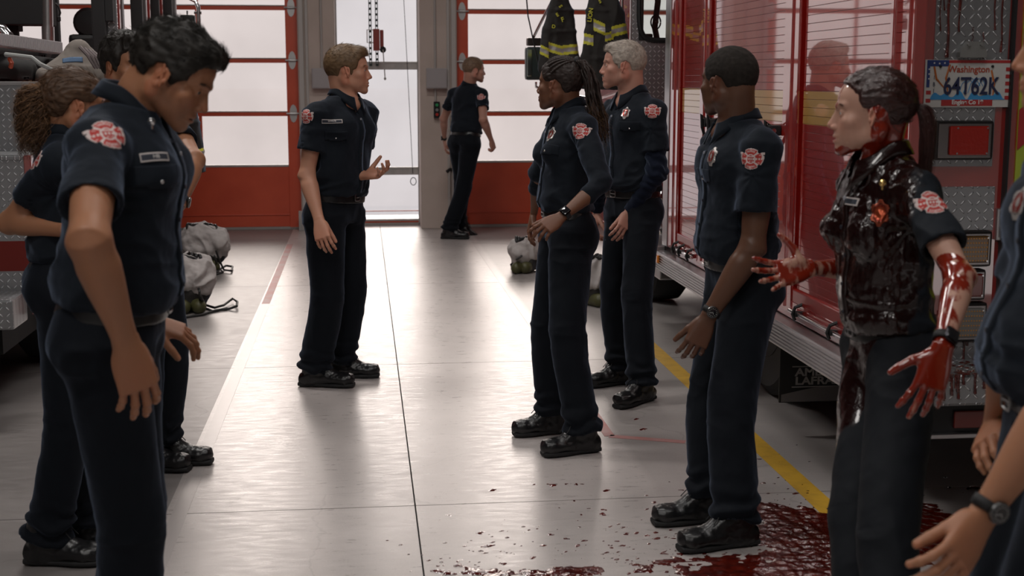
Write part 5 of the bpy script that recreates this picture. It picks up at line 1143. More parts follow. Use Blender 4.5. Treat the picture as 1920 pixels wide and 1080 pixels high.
def collar(sp, root, nb, ax, cf, cr, s, fem, m, hc):
    up = unit(ax * .8 + unit(hc - nb) * .45 - cf * .12); f = unit(cf - up * (cf @ up)); r = np.cross(f, up); C = nb + up * .015 + f * .002
    R0 = (.059 if fem else .069) * s ** .5 * sp.get('collar', 1); n = 48; rows = []; lim = 166
    for i in range(n + 1):
        th = -lim + 2 * lim * i / n; a = math.radians(th); t = abs(th) / lim; ss = max(0, (t - .45) / .55); ss = ss * ss * (3 - 2 * ss)
        d = -f * math.cos(a) + r * math.sin(a); asp = 1.0 + .06 * math.cos(2 * a)
        ztop = .040 - .050 * ss; opening = ss * .010
        P = lambda rad, z: C + d * rad * asp + up * z + f * (.010 * ss)
        tip = max(0, (t - .55) / .45) ** 2.2
        drop = .038 + .040 * tip
        out = .009 + .008 * t + .010 * tip
        rows.append([P(R0 - .002, ztop - .038), P(R0 - .003, ztop - .012), P(R0, ztop - .001), P(R0 + .004, ztop + .002), P(R0 + .0085, ztop - .002), P(R0 + .011 + out * .4, ztop - drop * .5), P(R0 + .013 + out, ztop - drop), P(R0 + .0085 + out, ztop - drop + .001), P(R0 + .007, ztop - .010)])
    k = len(rows[0]); V = [p for rw in rows for p in rw]; F = [(i * k + j, i * k + j + 1, (i + 1) * k + j + 1, (i + 1) * k + j) for i in range(n) for j in range(k - 1)]
    for i in (0, n): F.append(tuple(i * k + j for j in (range(2, 9) if i else range(8, 1, -1))))
    V = np.array(V); V = V + (vnoise(V * 40) * .0012)[:, None] * up
    return mesh('collar', V, F, m if not sp.get('blood') else sp['shirt'], root, blood=np.full(len(V), .8) if sp.get('blood') else None)

def boot(root, An, hd, s, lift=0):
    f, r, u = fwd(hd), rgt(hd), A_(0, 0, 1)
    if lift: f = unit(f * math.cos(math.radians(lift)) - u * math.sin(math.radians(lift))); u = np.cross(r, f)
    R = np.stack([r, f, u], 1); O = A_(An[0], An[1], 0) + (A_(0, 0, .10 * math.sin(math.radians(lift))) if lift else 0)
    g = Grid(A_(-.09, -.13, -.01), A_(.09, .26, .24), .004)
    g.add(loft((0, -.082 * s, .046), (0, .205 * s, .046), (1, 0, 0), [(0, 0, 0, .034, .045, .024), (.12, 0, 0, .040, .055, .024), (.4, 0, 0, .040, .045, .02), (.7, 0, 0, .050, .022, .024), (.9, 0, 0, .046, .014, .026), (1, 0, 0, .032, .006, .024)], n=2.5), .008)
    g.add(ell((0, .160 * s, .040), (.050, .060, .040)), .02); g.add(cap((0, -.012, .12), (0, .095 * s, .062), .048, .036), .03); g.add(cap((0, -.02, .05), (0, -.015, .15), .046, .046), .03)
    g.cut((0, 0, .012), (0, 0, -1)); V, F = g.net(); V = V + vnormals(V, F) * (.0016 * fbm(V * 45))[:, None]
    b = mesh('boot', (V @ R.T) + O, F, BLACKLEATHER, root)
    g = Grid(A_(-.09, -.13, -.02), A_(.09, .26, .06), .004)
    g.add(loft((0, -.088 * s, .015), (0, .216 * s, .015), (1, 0, 0), [(0, 0, 0, .034, .012, .013), (.12, 0, 0, .041, .012, .013), (.42, 0, 0, .038, .012, .009), (.7, 0, 0, .050, .012, .013), (.9, 0, 0, .046, .012, .013), (1, 0, 0, .031, .012, .011)], n=3.5), 0)
    V, F = g.net(); V[:, 2] = np.maximum(V[:, 2], .001); mesh('sole', (V @ R.T) + O, F, RUBBER, b)
    mb = MB()
    for i in range(4):
        y = .055 * s + i * .020; z = .112 - i * .012; pts = [(sx * .026, y + .003 * (i % 2), z - .010 + (0 if abs(sx) > .5 else .012)) for sx in (-1, -.4, .4, 1)]
        mb.tube([R @ A_(*p) + O for p in pts], .0022, 5)
    for sx in (-1, 1): mb.tube([R @ A_(*p) + O for p in ((0, .06 * s, .125), (sx * .018, .07, .132), (sx * .028, .082, .118), (sx * .03, .10, .098))], .002, 5)
    mb.build('laces', RUBBER, b, True)
# ---------------------------------------------------------------- hair
def on_scalp(d, off=0.0):
    """point on the head's upper shell in direction d (local), approx ellipsoid"""
    c = A_(0, -.012, .028); r = A_(.0775, .098, .088) + off; k = 1 / np.sqrt(((d / r) ** 2).sum(-1, keepdims=True)); return c + d * k
HAIRM = {}
def hair_mat(name, col, rough=.45, blood=0):
    if blood: return mat(name, col, rough=.4, spec=.5, coat=.3, coat_r=.15, noise=(30, (.03, .004, .002), .4, .6), bump=(110, .7, .004, 3))
    return mat(name, col, rough=rough, spec=.35 if not blood else .6, coat=blood, coat_r=.08, sheen=0, noise=(60, tuple(min(1, c * 1.7 + .004) for c in col[:3]), .35, .75), bump=(300, .35, .001, 2))
def hair(sp, root, Rh, hc, hs, fem):
    st = sp['hair']; m = hair_mat(sp['key'] + '_hair', sp['haircol'], sp.get('hairrough', .55), .7 if sp.get('blood') else 0)
    TW = lambda V: (np.asarray(V) * hs) @ Rh.T + hc
    th = st.get('th', .010); g = Grid((-.115, -.14, -.12), (.115, .135, .165), .003)
    g.add(ell((0, -.014, .030), (.0765 + th * st.get('side', .6), .097 + th, .087 + th))); g.add(ell((0, .014, .032), (.066 + th * .5, .080 + th * .5, .066 + th * .9)), .02)
    for c, r, k in st.get('blobs', []): g.add(ell(c, r), k)
    g2 = Grid((-.115, -.14, -.12), (.115, .135, .165), .003); g2.f[:] = 1
    b = g.blk((-1, -1, -1), (1, 1, 1), 0); poly = st.get('poly', HEADPOLY_SHORT); pp = polyprism(poly)[0](b[1], b[2], b[3]); g.f = -smin(-g.f, -pp.astype(np.float32), .008)
    V, F = g.net(); n = vnormals(V, F)
    am = st.get('rough', .0016); fr = st.get('freq', (90, 30, 60)); V2 = V + n * (am * (ridge(V * A_(*fr)) + .6 * vnoise(V * A_(*fr) * 2.1)))[:, None]
    ho = mesh('hair', TW(V2), F, m, root)
    # short strands following the comb direction
    N = st.get('n', 2600)
    if N:
        idx = RNG.integers(0, len(V), N); P0 = V2[idx]; nn = n[idx]; keep = (P0 - A_(0, -.012, .028)) @ A_(0, 0, 1) > -.2; P0, nn = P0[keep], nn[keep]
        comb = np.array([st['comb'](p) for p in P0]); comb = comb - nn * (comb * nn).sum(1, keepdims=True); comb /= np.linalg.norm(comb, axis=1, keepdims=True) + 1e-6
        comb += RNG.normal(0, st.get('jit', .22), comb.shape); L = np.array([st['len'](p) for p in P0]) * RNG.uniform(.6, 1.25, len(P0)); S = 6
        t = np.linspace(0, 1, S)[None, :, None]; wv = st.get('wave', 0); ph = vnoise(P0 * 25)[:, None, None] * 3
        side = np.cross(comb, nn)
        lift = st.get('lift', .25)
        P = P0[:, None] + comb[:, None] * (t * L[:, None, None]) + nn[:, None] * (L[:, None, None] * (lift * t - lift * .8 * t * t)) + side[:, None] * (np.sin(t * 5 + ph) * wv * L[:, None, None])
        V3, F3 = strands(P - nn[:, None] * .002, st.get('w', .0007)); mesh('hair_strands', TW(V3), F3, m, ho)
    # brows
    bp = []
    for sx in (1, -1):
        for _ in range(110):
            u = RNG.random(); x = .012 + .036 * u; z = .0165 + .004 * math.sin(u * 2.6) + RNG.normal(0, .0012); y = .0965 - 6.5 * x * x - .002; p = A_(sx * x, y, z); d = unit(A_(sx * .8, -.3, .35 - .5 * u)); bp.append([p, p + d * .004 + A_(0, .001, 0), p + d * .008])
    Vb, Fb = strands(np.array(bp), .00042); mesh('eyebrow', TW(Vb), Fb, hair_mat(sp['key'] + '_brow', sp.get('browhair', sp['haircol'])), root)
    if st.get('beard'):
        bv = []; 
        for _ in range(st['beard']):
            u = RNG.uniform(-1, 1); a = abs(u)
            if RNG.random() < .3: p = A_(u * .024, .101 - 12 * (u * .024) ** 2, -.056 + RNG.normal(0, .002)); d = A_(u, .3, -1)
            else:
                x = u * .052; z = -.112 + .055 * a ** 2.5 + RNG.uniform(0, .03) * (1 - .3 * a); y = .096 - 26 * x * x - (.012 if z < -.10 else 0); p = A_(x, y, z); d = A_(u * .6, .4, -1)
            d = unit(d + RNG.normal(0, .3, 3)); bv.append([p - d * .001, p + d * .003, p + d * .006])
        Vb, Fb = strands(np.array(bv), .0004); mesh('beard', TW(Vb), Fb, m, root)
    kind = st.get('kind')
    if kind == 'braids':
        rows = []; tie = A_(*st['tie']); c0 = A_(0, -.012, .028)
        for i in range(13):
            u = (i / 12 - .5) * 2; a = u * 1.18; start = c0 + A_(math.sin(a) * .0775, .068 - .050 * abs(u) ** 1.5, .075 * math.cos(a) - .012 * abs(u)); P = []
            for t in np.linspace(0, 1, 14):
                q = start * (1 - t) + tie * t; d = q - c0; d = unit(d); s0 = on_scalp(d, .006)
                P.append(s0 if t < .93 else s0 * .3 + tie * .7)
            rows.append(P)
        mb = MB()
        for P in rows:
            P = np.array(P); tt = np.linspace(0, 1, 60); Q = np.stack([np.interp(tt, np.linspace(0, 1, len(P)), P[:, j]) for j in range(3)], 1)
            mb.tube(TW(Q), [.0058 * hs * (.85 + .3 * abs(math.sin(k * .75))) for k in range(60)], 7)
        mb.build('cornrow_braids', m, ho, True)
        mb = MB(); mb.lathe(TW(tie), Rh @ unit(A_(0, -.8, .3)), [(.016, -.012), (.021, -.006), (.021, .006), (.016, .012)], 18); mb.build('hair_tie', RUBBER, ho, True)
        mb = MB(); fz = []; T0 = TW(tie); back = Rh @ A_(0, -1, .1)
        for i in range(58):
            a = RNG.uniform(0, 2 * math.pi); rr = RNG.uniform(0, 1) ** .5; bd = st['bend']; lat = Rh @ A_(1, 0, 0)
            L = st['drop'] * RNG.uniform(.62, 1.0); P = []
            for k in range(44):
                t = k / 43; o = back * (.012 + bd * math.sin(min(t * 1.5, 1.57)) + .018 * math.cos(a) * rr) + A_(0, 0, 1) * (.035 * math.sin(t * 3.1) * (t < .5) * 1.0 + (.035 * math.sin(3.1 * .5) if False else 0)) - A_(0, 0, 1) * L * t ** 1.15
                o = o + lat * (.045 * math.sin(a) * rr * (.4 + t)) + back * .028 * math.cos(a) * rr * t + A_(*st.get('sway', (0, 0, 0))) * t
                o = o + A_(math.sin(k * .5 + i), math.cos(k * .43 + i * 2), 0) * .003; P.append(T0 + o)
            mb.tube(P, [.0052 * (.8 + .35 * abs(math.sin(k * .9))) * (1 - .45 * k / 43) for k in range(44)], 6)
            e = P[-1]
            for _ in range(16):
                ph = RNG.uniform(0, 6); rr2 = RNG.uniform(.002, .006); dl = unit(A_(RNG.normal(0, .35), RNG.normal(0, .35), -1)); b0 = P[-1 - RNG.integers(0, 16)]
                fz.append([b0 + dl * .055 * q + A_(math.cos(ph + q * 11), math.sin(ph + q * 11), 0) * rr2 for q in np.linspace(0, 1, 9)])
        mb.build('braided_ponytail', m, ho, True); Vb, Fb = strands(np.array(fz), .0006); mesh('curly_ends', Vb, Fb, hair_mat('braid_ends', (.09, .045, .02)), ho)
    if kind in ('curly', 'pony'):
        tie = TW(st['tie']); back = Rh @ A_(0, -1, .15); lat = Rh @ A_(1, 0, 0); fz = []; cur = kind == 'curly'; n_ = 420 if cur else 260
        sw = A_(*st.get('sway', (0, 0, 0)))
        for i in range(n_):
            a = RNG.uniform(0, 2 * math.pi); rr = RNG.uniform(0, 1) ** .5; L = st['drop'] * RNG.uniform(.55, 1.05); ph = RNG.uniform(0, 6); P = []; W_ = st.get('spread', .05)
            fq = RNG.uniform(22, 34); ra = RNG.uniform(.006, .013) if cur else .0012; K = 40
            for k in range(K):
                t = k / (K - 1); o = back * (st['bend'] * math.sin(min(t * 2.2, 1.6))) + A_(0, 0, 1) * (.02 * math.sin(min(t * 4, 3.14))) - A_(0, 0, 1) * L * t ** 1.2
                w = W_ * (.25 + 1.0 * math.sin(min(t * 1.9, 2.2))); o = o + (lat * math.sin(a) + back * math.cos(a)) * w * rr + sw * t
                if cur: o = o + (lat * math.cos(ph + fq * t) + back * math.sin(ph + fq * t)) * ra * min(1, t * 3)
                P.append(tie + o)
            fz.append(P)
        Vb, Fb = strands(np.array(fz), .0019 if cur else .0017, seg=5); mesh('ponytail', Vb, Fb, m, ho)
        mb = MB(); mb.lathe(tie, unit(back), [(.010, -.012), (.016, -.006), (.016, .006), (.010, .012)], 16); mb.build('hair_tie', RUBBER, ho, True)
        if cur:
            fz2 = [np.array(P) + RNG.normal(0, .006, 3) + np.cumsum(RNG.normal(0, .0016, (40, 3)), 0) for P in fz]; Vb, Fb = strands(np.array(fz2), .0005); mesh('flyaway_curls', Vb, Fb, hair_mat('curl_edge', (.26, .14, .07)), ho)
# ================================================================ the cast
SK_TAN = skin_mat('skin_tan', (.36, .165, .09)); SK_FAIR = skin_mat('skin_fair', (.50, .25, .165)); SK_PINK = skin_mat('skin_ruddy', (.46, .24, .18))
SK_BROWN = skin_mat('skin_brown', (.17, .075, .042)); SK_DARK = skin_mat('skin_dark', (.115, .052, .030), rough=.42); SK_BLOOD = skin_mat('skin_bloodied', (.48, .27, .20), blood=True)
back_ = lambda p: A_(0, -1, -.25); fwdside = lambda p: A_(.5, .5, .3)
def comb_short(p): return A_(p[0] * 2, .9, -.2) if p[2] > .06 else A_(0, -.5, -1)
def comb_swept(p): return A_(.35, -.75, .1) if p[2] > .045 else A_(0, -.7, -.9)
def cast():
    person(dict(key='A', label='tall man in the left foreground looking down, dark wavy hair, navy uniform with short sleeves', Y=3.35, s=1.06, hs=.96, h=.0042, hh=.0022,
        pelvis=(207, 625), neck=(240, 206), ndy=.0, head=(325, 136, -.02), face_dir=(-6, 33, 0), chest=-8, hip=-2, neckr=.88, collar=.95, skin=SK_TAN, wide=.92, muscle=1.0,
        face=dict(jaw=1.0, nose=1.15, chin=1.05, mouth=.25, brow=1.1, stub=.35), haircol=(.010, .008, .006), gaze=.2,
        hair=dict(th=.011, side=.7, n=5200, comb=comb_swept, len=lambda p: .030 if p[2] > .05 else .014, lift=.10, jit=.12, w=.0009, wave=.12, rough=.0035, freq=(45, 18, 40), blobs=[((.0, .058, .083), (.056, .042, .028), .02)]),
        armR=dict(elbow=(166, 448, 'n'), wrist=(236, 640, 'f'), hand=dict(to=(262, 735, 'f'), N=A_(-.5, .75, 0), curl=((18, 22, 12), (14, 20, 12), (12, 18, 12), (18, 20, 12)), thumb=(.85, .45, .35), s=1.1)),
        armL=dict(elbow=(250, 440, 'f'), wrist=(274, 600, 'f'), hand=dict(D=A_(.9, .1, -.35), N=A_(-.2, .3, -1), curl=28, s=1.0)),
        shR=(0, 0, 0), patch=[(203, 251)], plate=(292, 294, 'HB', .075), pin=(284, 228), footR=(228, 1290, -8), footL=(212, 1250, -2), sleeve=.66, pocket=[(302, 334)]))
    person(dict(key='B', label='woman at far left with curly brown ponytail, back to the diamond plate engine, navy uniform', Y=4.6, s=.95, fem=True, h=.005, hh=.003,
        pelvis=(118, 528), neck=(125, 262), head=(138, 197, 0), face_dir=(26, 4, 0), chest=8, hip=15, skin=SK_TAN, haircol=(.060, .030, .015), browcol=(.3, .2, .15),
        hair=dict(kind='curly', th=.010, side=.5, n=1500, comb=lambda p: A_(0, -1, .15), len=lambda p: .03, lift=.12, w=.0008, rough=.003, freq=(90, 12, 60), tie=(0, -.112, .052), drop=.24, bend=.035, spread=.040, sway=(.01, 0, 0),
            poly=[(.10, .078), (.076, .060), (.060, .030), (.040, .012), (.012, .012), (-.015, .020), (-.032, .005), (-.045, -.030), (-.06, -.065), (-.15, -.05), (-.16, .15), (.14, .16)]),
        armR=dict(elbow=(15, 418, 'f'), wrist=(118, 432, 'n'), hand=dict(D=A_(1, -.1, .1), N=A_(-.1, 1, 0), curl=35)), armL=dict(elbow=(190, 380, 'f'), wrist=(190, 440, 'f'), hand=dict(D=A_(.3, .6, -.2), N=A_(0, 0, -1), curl=30)),
        patch=[(68, 300)], footR=(88, 1010, -10), footL=(150, 985, 10), sleeve=.62, belt_t=.30))
    person(dict(key='C', label='dark-haired man with hand on hip, half hidden behind the tall man in the left foreground', Y=5.75, s=1.04, h=.0055, hh=.003,
        pelvis=(262, 442), neck=(256, 196), head=(237, 122, 0), face_dir=(-42, 3, 0), chest=-35, hip=-30, skin=SK_TAN, haircol=(.014, .011, .009), muscle=1.05, face=dict(jaw=1.06, brow=1.1, stub=.3),
        hair=dict(th=.014, side=.5, n=2200, comb=lambda p: A_(.1, -.3, 1) if p[1] > .02 else A_(0, -1, .1), len=lambda p: .026 if p[2] > .05 else .010, lift=.3, jit=.25, w=.0009, rough=.004, freq=(60, 40, 25), blobs=[((0, .055, .100), (.055, .04, .028), .02)]),
        armL=dict(elbow=(362, 300, 'n'), wrist=(338, 384, 'n'), hand=dict(D=A_(-.35, .15, -.75), N=A_(-.9, .1, .3), curl=(25, 30, 35, 40))), armR=dict(elbow=(232, 340, 'n'), wrist=(262, 430, 'f'), hand=dict(D=A_(.4, .3, -.6), N=A_(.6, .6, 0), curl=30)),
        watch=dict(L='round'), footR=(262, 842, -15), footL=(302, 832, -8), sleeve=.60, placket=True, plate=None))
    person(dict(key='D', label='sandy-haired man standing alone in the centre of the bay, facing right with one hand raised', Y=7.25, s=1.02, h=.005, hh=.003,
        pelvis=(628, 400), neck=(646, 185), head=(653, 131, 0), face_dir=(-4, 0, 0), chest=-42, hip=-32, wide=1.05, skin=SK_FAIR, haircol=(.105, .062, .03), browcol=(.5, .38, .3), face=dict(jaw=1.06, nose=1.0, chin=1.1),
        hair=dict(th=.012, side=.45, n=2200, comb=comb_short, len=lambda p: .018 if p[2] > .05 else .008, lift=.3, jit=.3, w=.0009, rough=.0010, blobs=[((0, .06, .088), (.054, .036, .028), .02)]),
        armR=dict(elbow=(575, 328, 'n'), wrist=(598, 412, 'n'), hand=dict(to=(606, 452, 'n'), N=A_(.2, .9, .1), curl=((20, 25, 15), (22, 25, 15), (26, 28, 15), (32, 30, 15)), thumb=(.9, .35, .3))),
        armL=dict(elbow=(672, 318, 'f'), wrist=(680, 330, 'n'), k=1, hand=dict(D=A_(.85, -.45, .1), N=A_(.1, -.45, .9), curl=((25, 35, 20), (30, 38, 20), (35, 40, 20), (40, 40, 20)), thumb=(.35, .85, .45))),
        patch=[(572, 218)], plate=(622, 228, 'DIXUB', .11), pocket=[(630, 256)], footR=(590, 694, -14), footL=(638, 678, -8), sleeve=.60))
    person(dict(key='E', label='man walking away beside the concrete column near the right garage door', Y=13.9, s=1.0, h=.009, hh=.005, ah=.006,
        pelvis=(872, 266), neck=(880, 162), head=(889, 131, 0), ndy=.05, face_dir=(12, 2, 0), chest=48, hip=42, skin=SK_PINK, haircol=(.13, .08, .05),
        hair=dict(th=.010, side=.4, n=500, comb=comb_short, len=lambda p: .014, w=.0012, lift=.3),
        armL=dict(elbow=(832, 222, 'f'), wrist=(833, 262, 'f'), hand=dict(D=A_(.1, .1, -1), N=A_(1, .1, 0), curl=30)), armR=dict(elbow=(906, 224, 'n'), wrist=(921, 262, 'f'), hand=dict(D=A_(.25, .3, -.9), N=A_(-.7, .6, 0), curl=60)),
        watch=dict(L='square'), patch=[(902, 182)], footR=(842, 432, -12), footL=(858, 425, 0), liftL=30, kneeR=30, kneeL=30, sleeve=.6, placket=False, open=False))
    person(dict(key='F', label='woman with long braided ponytail and pushed-up navy sleeves, thumb hooked at her belt', Y=6.1, s=.985, fem=True, h=.0045, hh=.0026,
        pelvis=(1062, 432), neck=(1068, 206), head=(1050, 157, 0), face_dir=(145, -2, 0), chest=190, hip=184, skin=SK_BROWN, haircol=(.016, .009, .007), browcol=(.4, .35, .3), wide=1.04, face=dict(nose=.85, lips=1.15),
        hair=dict(kind='braids', th=.006, side=.4, n=0, comb=back_, len=lambda p: .01, rough=.002, tie=(0, -.085, .105), drop=.38, bend=.055, sway=(.04, 0, 0),
            poly=[(.10, .078), (.076, .060), (.060, .030), (.040, .010), (.012, .010), (-.015, .018), (-.032, .005), (-.045, -.030), (-.06, -.065), (-.15, -.05), (-.16, .15), (.14, .16)]),
        armL=dict(elbow=(1128, 345, 'n'), wrist=(1052, 407, 'n'), hand=dict(to=(1015, 432, 'n'), N=A_(.2, .85, -.5), curl=((12, 20, 10), (22, 28, 18), (30, 34, 20), (38, 38, 22)), thumb=(.9, .45, .1))),
        armR=dict(elbow=(1010, 330, 'f'), wrist=(1001, 400, 'f'), hand=dict(D=A_(-.25, -.15, -.9), N=A_(.8, -.2, 0), curl=((20, 25, 15),) * 4)),
        long='shirt', longt=.30, open=False, watch=dict(L='square'), patch=[(1088, 246)], badge=(1034, 253), pocket=[(1022, 280)], footL=(1093, 812, 196), footR=(1037, 778, 192), belt_t=.30))
    person(dict(key='G', label='grey-haired man with goatee and long knit sleeves, behind the woman with braids', Y=7.1, s=1.0, h=.005, hh=.003,
        pelvis=(1186, 392), neck=(1184, 180), head=(1168, 122, 0), face_dir=(170, -1, 0), chest=205, hip=205, skin=SK_PINK, haircol=(.27, .235, .20), browhair=(.2, .16, .12), browcol=(.6, .5, .45), face=dict(jaw=1.02, stub=.3, stubcol=(.8, .78, .76)),
        hair=dict(th=.009, side=.35, n=2600, comb=comb_short, len=lambda p: .015 if p[2] > .05 else .007, lift=.35, jit=.3, w=.0008, rough=.0010, beard=420, blobs=[((0, .05, .088), (.054, .04, .022), .02)]),
        armL=dict(elbow=(1231, 322, 'n'), wrist=(1180, 398, 'f'), hand=dict(to=(1168, 432, 'n'), N=A_(-.2, .9, 0), curl=((20, 25, 15), (22, 26, 16), (25, 28, 18), (30, 30, 18)), thumb=(.9, .35, .3))),
        armR=dict(elbow=(1128, 320, 'f'), wrist=(1118, 395, 'f'), hand=dict(D=A_(-.1, -.2, -1), N=A_(.9, 0, 0), curl=30)),
        long='under', patch=[(1223, 208)], badge=(1173, 212), pocket=[(1180, 238)], footL=(1204, 722, 222), footR=(1165, 690, 200)))
    person(dict(key='H', label='man with cropped dark hair standing in front of the red roller shutters, looking away', Y=4.9, s=1.02, h=.0042, hh=.0024,
        pelvis=(1392, 532), neck=(1382, 232), head=(1366, 152, 0), face_dir=(124, 0, 0), chest=188, hip=182, skin=SK_DARK, haircol=(.012, .009, .007), muscle=1.08, belly=.012, wide=1.03,
        hairrough=.95, hair=dict(th=.004, side=.8, n=2600, comb=comb_short, len=lambda p: .004, lift=.4, w=.0008, rough=.0008),
        armL=dict(elbow=(1412, 462, 'n'), wrist=(1328, 594, 'f'), hand=dict(to=(1292, 672, 'n'), N=A_(.1, .9, -.1), curl=((22, 28, 15), (24, 30, 16), (28, 32, 18), (30, 32, 18)), thumb=(.85, .55, .2), s=1.06)),
        armR=dict(elbow=(1345, 430, 'f'), wrist=(1352, 540, 'f'), hand=dict(D=A_(-.2, -.1, -1), N=A_(.8, 0, 0), curl=30)),
        watch=dict(L='round'), patch=[(1408, 298)], badge=(1335, 293), pocket=[(1320, 330)], footL=(1378, 978, 192), footR=(1328, 935, 186)))
    person(dict(key='I', label='red-haired woman drenched in blood with both hands held out, glossy soaked navy uniform', Y=3.5, s=.97, fem=True, h=.004, hh=.0021, blood=True, shirt=wet_cloth(),
        pelvis=(1668, 662), neck=(1652, 302), head=(1636, 210, 0), face_dir=(161, 0, 0), chest=188, hip=182, skin=SK_BLOOD, haircol=(.028, .006, .004), hairrough=.2, browhair=(.08, .03, .015), browcol=(.5, .35, .3), face=dict(nose=1.0, mouth=.5), collar=1.1,
        hair=dict(kind='pony', th=.004, side=.5, n=2200, comb=lambda p: A_(0, -1, -.1), len=lambda p: .03, lift=.05, jit=.08, w=.0009, rough=.002, freq=(90, 12, 60), tie=(0, -.108, .018), drop=.20, bend=.038, spread=.018,
            poly=[(.10, .082), (.066, .072), (.042, .045), (.030, .012), (.008, .010), (-.015, .018), (-.032, .005), (-.045, -.030), (-.06, -.065), (-.15, -.05), (-.16, .15), (.14, .16)]),
        armL=dict(elbow=(1800, 520, 'n'), wrist=(1768, 650, 'n'), hand=dict(to=(1738, 738, 'n'), N=A_(.1, 1, 0), curl=((5, 12, 6), (3, 12, 6), (10, 18, 8), (16, 20, 10)), spread=1.7, thumb=(.55, .85, .15), tcurl=5, s=1.12)),
        armR=dict(elbow=(1630, 505, 'f'), wrist=(1520, 503, 'n'), hand=dict(D=A_(-.96, -.12, -.12), N=A_(-.15, -.9, .38), curl=((4, 10, 6), (8, 12, 8), (10, 14, 8), (12, 16, 10)), spread=1.9, thumb=(.25, .95, .15), tcurl=0, s=1.12)),
        watch=dict(L='square'), patch=[(1749, 380)], badge=(1650, 400), plate=(1596, 378, '', .07), pin=(1655, 343), pinm=GOLD, footL=(1700, 1400, 195), footR=(1640, 1330, 190), sleeve=.66))
    person(dict(key='J', label='blurred man cut off by the right edge, wristwatch on his lowered arm', Y=2.5, s=1.06, h=.006, hh=.003, ah=.0035,
        pelvis=(2018, 830), neck=(2064, 262), head=(2030, 85, .0), face_dir=(150, 0, 0), chest=176, hip=172, skin=SK_TAN, haircol=(.02, .015, .01), belly=.045,
        hair=dict(th=.008, side=.5, n=0, comb=comb_short, len=lambda p: .01),
        armL=dict(elbow=(2000, 735, 'n'), wrist=(1842, 968, 'n'), hand=dict(to=(1785, 1060, 'n'), N=A_(-.2, .9, 0), curl=22, thumb=(.9, .35, .3))),
        armR=dict(elbow=(1905, 640, 'f'), wrist=(1868, 790, 'f'), hand=dict(to=(1850, 835, 'n'), N=A_(.6, .6, 0), curl=30)),
        watch=dict(L='round'), badge=(1912, 380), footL=(1985, 1700, 190), footR=(1960, 1620, 186)))
cast()
# ================================================================ gear, coats, blood, lights
BUNK = mat('bunker_cloth', (.018, .016, .014), rough=.85, sheen=.2, bump=(500, .3, .001, 3)); LIME = mat('lime_tape', (.52, .50, .04), rough=.45); SILV = mat('silver_tape', (.36, .34, .33), rough=.35, metal=.3)
FABG = mat('grey_lining', (.44, .41, .40), rough=.85, bump=(25, .5, .006, 4)); OLIVE = mat('olive_boot', (.07, .07, .025), rough=.5)
def to_sil(px, py, Y): return W(px, py, Y)
def coat(label, Y, body, sleeves, bands, letters, opening=None):
    """body: list of (px,py,halfwidth px) from the hanger down; sleeves: [(pts, r px)]"""
    k = Y / FOC; P = [W(a, b, Y) for a, b, _ in body]; Wd = [w * k for _, _, w in body]
    root = empty('hanging_coat', P[-1], label, 'coat'); allp = P + [W(p[0], p[1], Y) for s_ in sleeves for p in s_]
    g = Grid(np.min(allp, 0) - .25, np.max(allp, 0) + .25, .006)
    for i in range(len(P) - 1):
        g.add(loft(P[i + 1], P[i], A_(1, 0, 0), [(0, 0, 0, Wd[i + 1], .075, .075), (1, 0, 0, Wd[i], .07, .07)], n=2.3), .03)
    for s_ in sleeves:
        Q = [W(p[0], p[1], Y - .03) for p in s_]; r = [p[2] * k for p in s_]
        for i in range(len(Q) - 1): g.add(cap(Q[i], Q[i + 1], r[i], r[i + 1]), .02)
        d = unit(Q[-1] - Q[-2]); g.cut(Q[-1] + d * .01, d) if False else None
    V, F = g.net(); n = vnormals(V, F); V = V + n * (.010 * ridge(V * A_(9, 9, 2.2) + Y) + .004 * fbm(V * 14))[:, None]
    mi = np.zeros(len(F), int); fc = V[F].mean(1); dr = fc - CAMP; cc = dr @ CAMR; px = CXP + FOC * cc[:, 0] / -cc[:, 2]; py = CYP - FOC * cc[:, 1] / -cc[:, 2]
    # sewn bands run straight across the garment
    for (x0, y0, x1, y1, hw) in bands:
        yl = y0 + (y1 - y0) * (px - x0) / (x1 - x0 + 1e-6); d = (py - yl) / hw; ins = (px > x0) & (px < x1) & (np.abs(d) < 1); mi[ins] = 1; mi[ins & (np.abs(d) < .42)] = 2
    o = mesh('coat_shell', V, F, BUNK, root, True, [LIME, SILV], mi)
    bvh = BVHTree.FromPolygons(V.tolist(), F.tolist())
    for (t, px_, py_, sz, rot) in letters:
        h = bvh.ray_cast(Vector(CAMP), Vector(ray(px_, py_)))
        if h[0] is not None:
            nn = unit(-ray(px_, py_)); rt = unit(np.cross(A_(0, 0, 1), nn)); up = np.cross(nn, rt); ro = math.radians(rot); r2 = rt * math.cos(ro) + up * math.sin(ro); text3d('coat_letter', t, sz * k, np.array(h[0]) + nn * .012, np.stack([r2, np.cross(nn, r2), nn], 1), LIME, o, .003, bold=.001)
    return root, bvh
coat('dark turnout coat hanging beside the side mirror, lime and silver bands at its hem', 11.0, [(1052, -20, 10), (1050, 20, 24), (1050, 60, 30), (1052, 110, 36), (1052, 150, 38)], [[(1040, 0, 7), (1028, 55, 9), (1019, 130, 9)]],
    [(1012, 92, 1029, 100, 9), (1029, 88, 1056, 96, 9), (1056, 94, 1100, 90, 9)], [('S', 1051, 12, 9, -60), ('F', 1055, 37, 12, 20), ('E', 1045, 28, 9, 30), ('D', 1038, 50, 9, -10)])
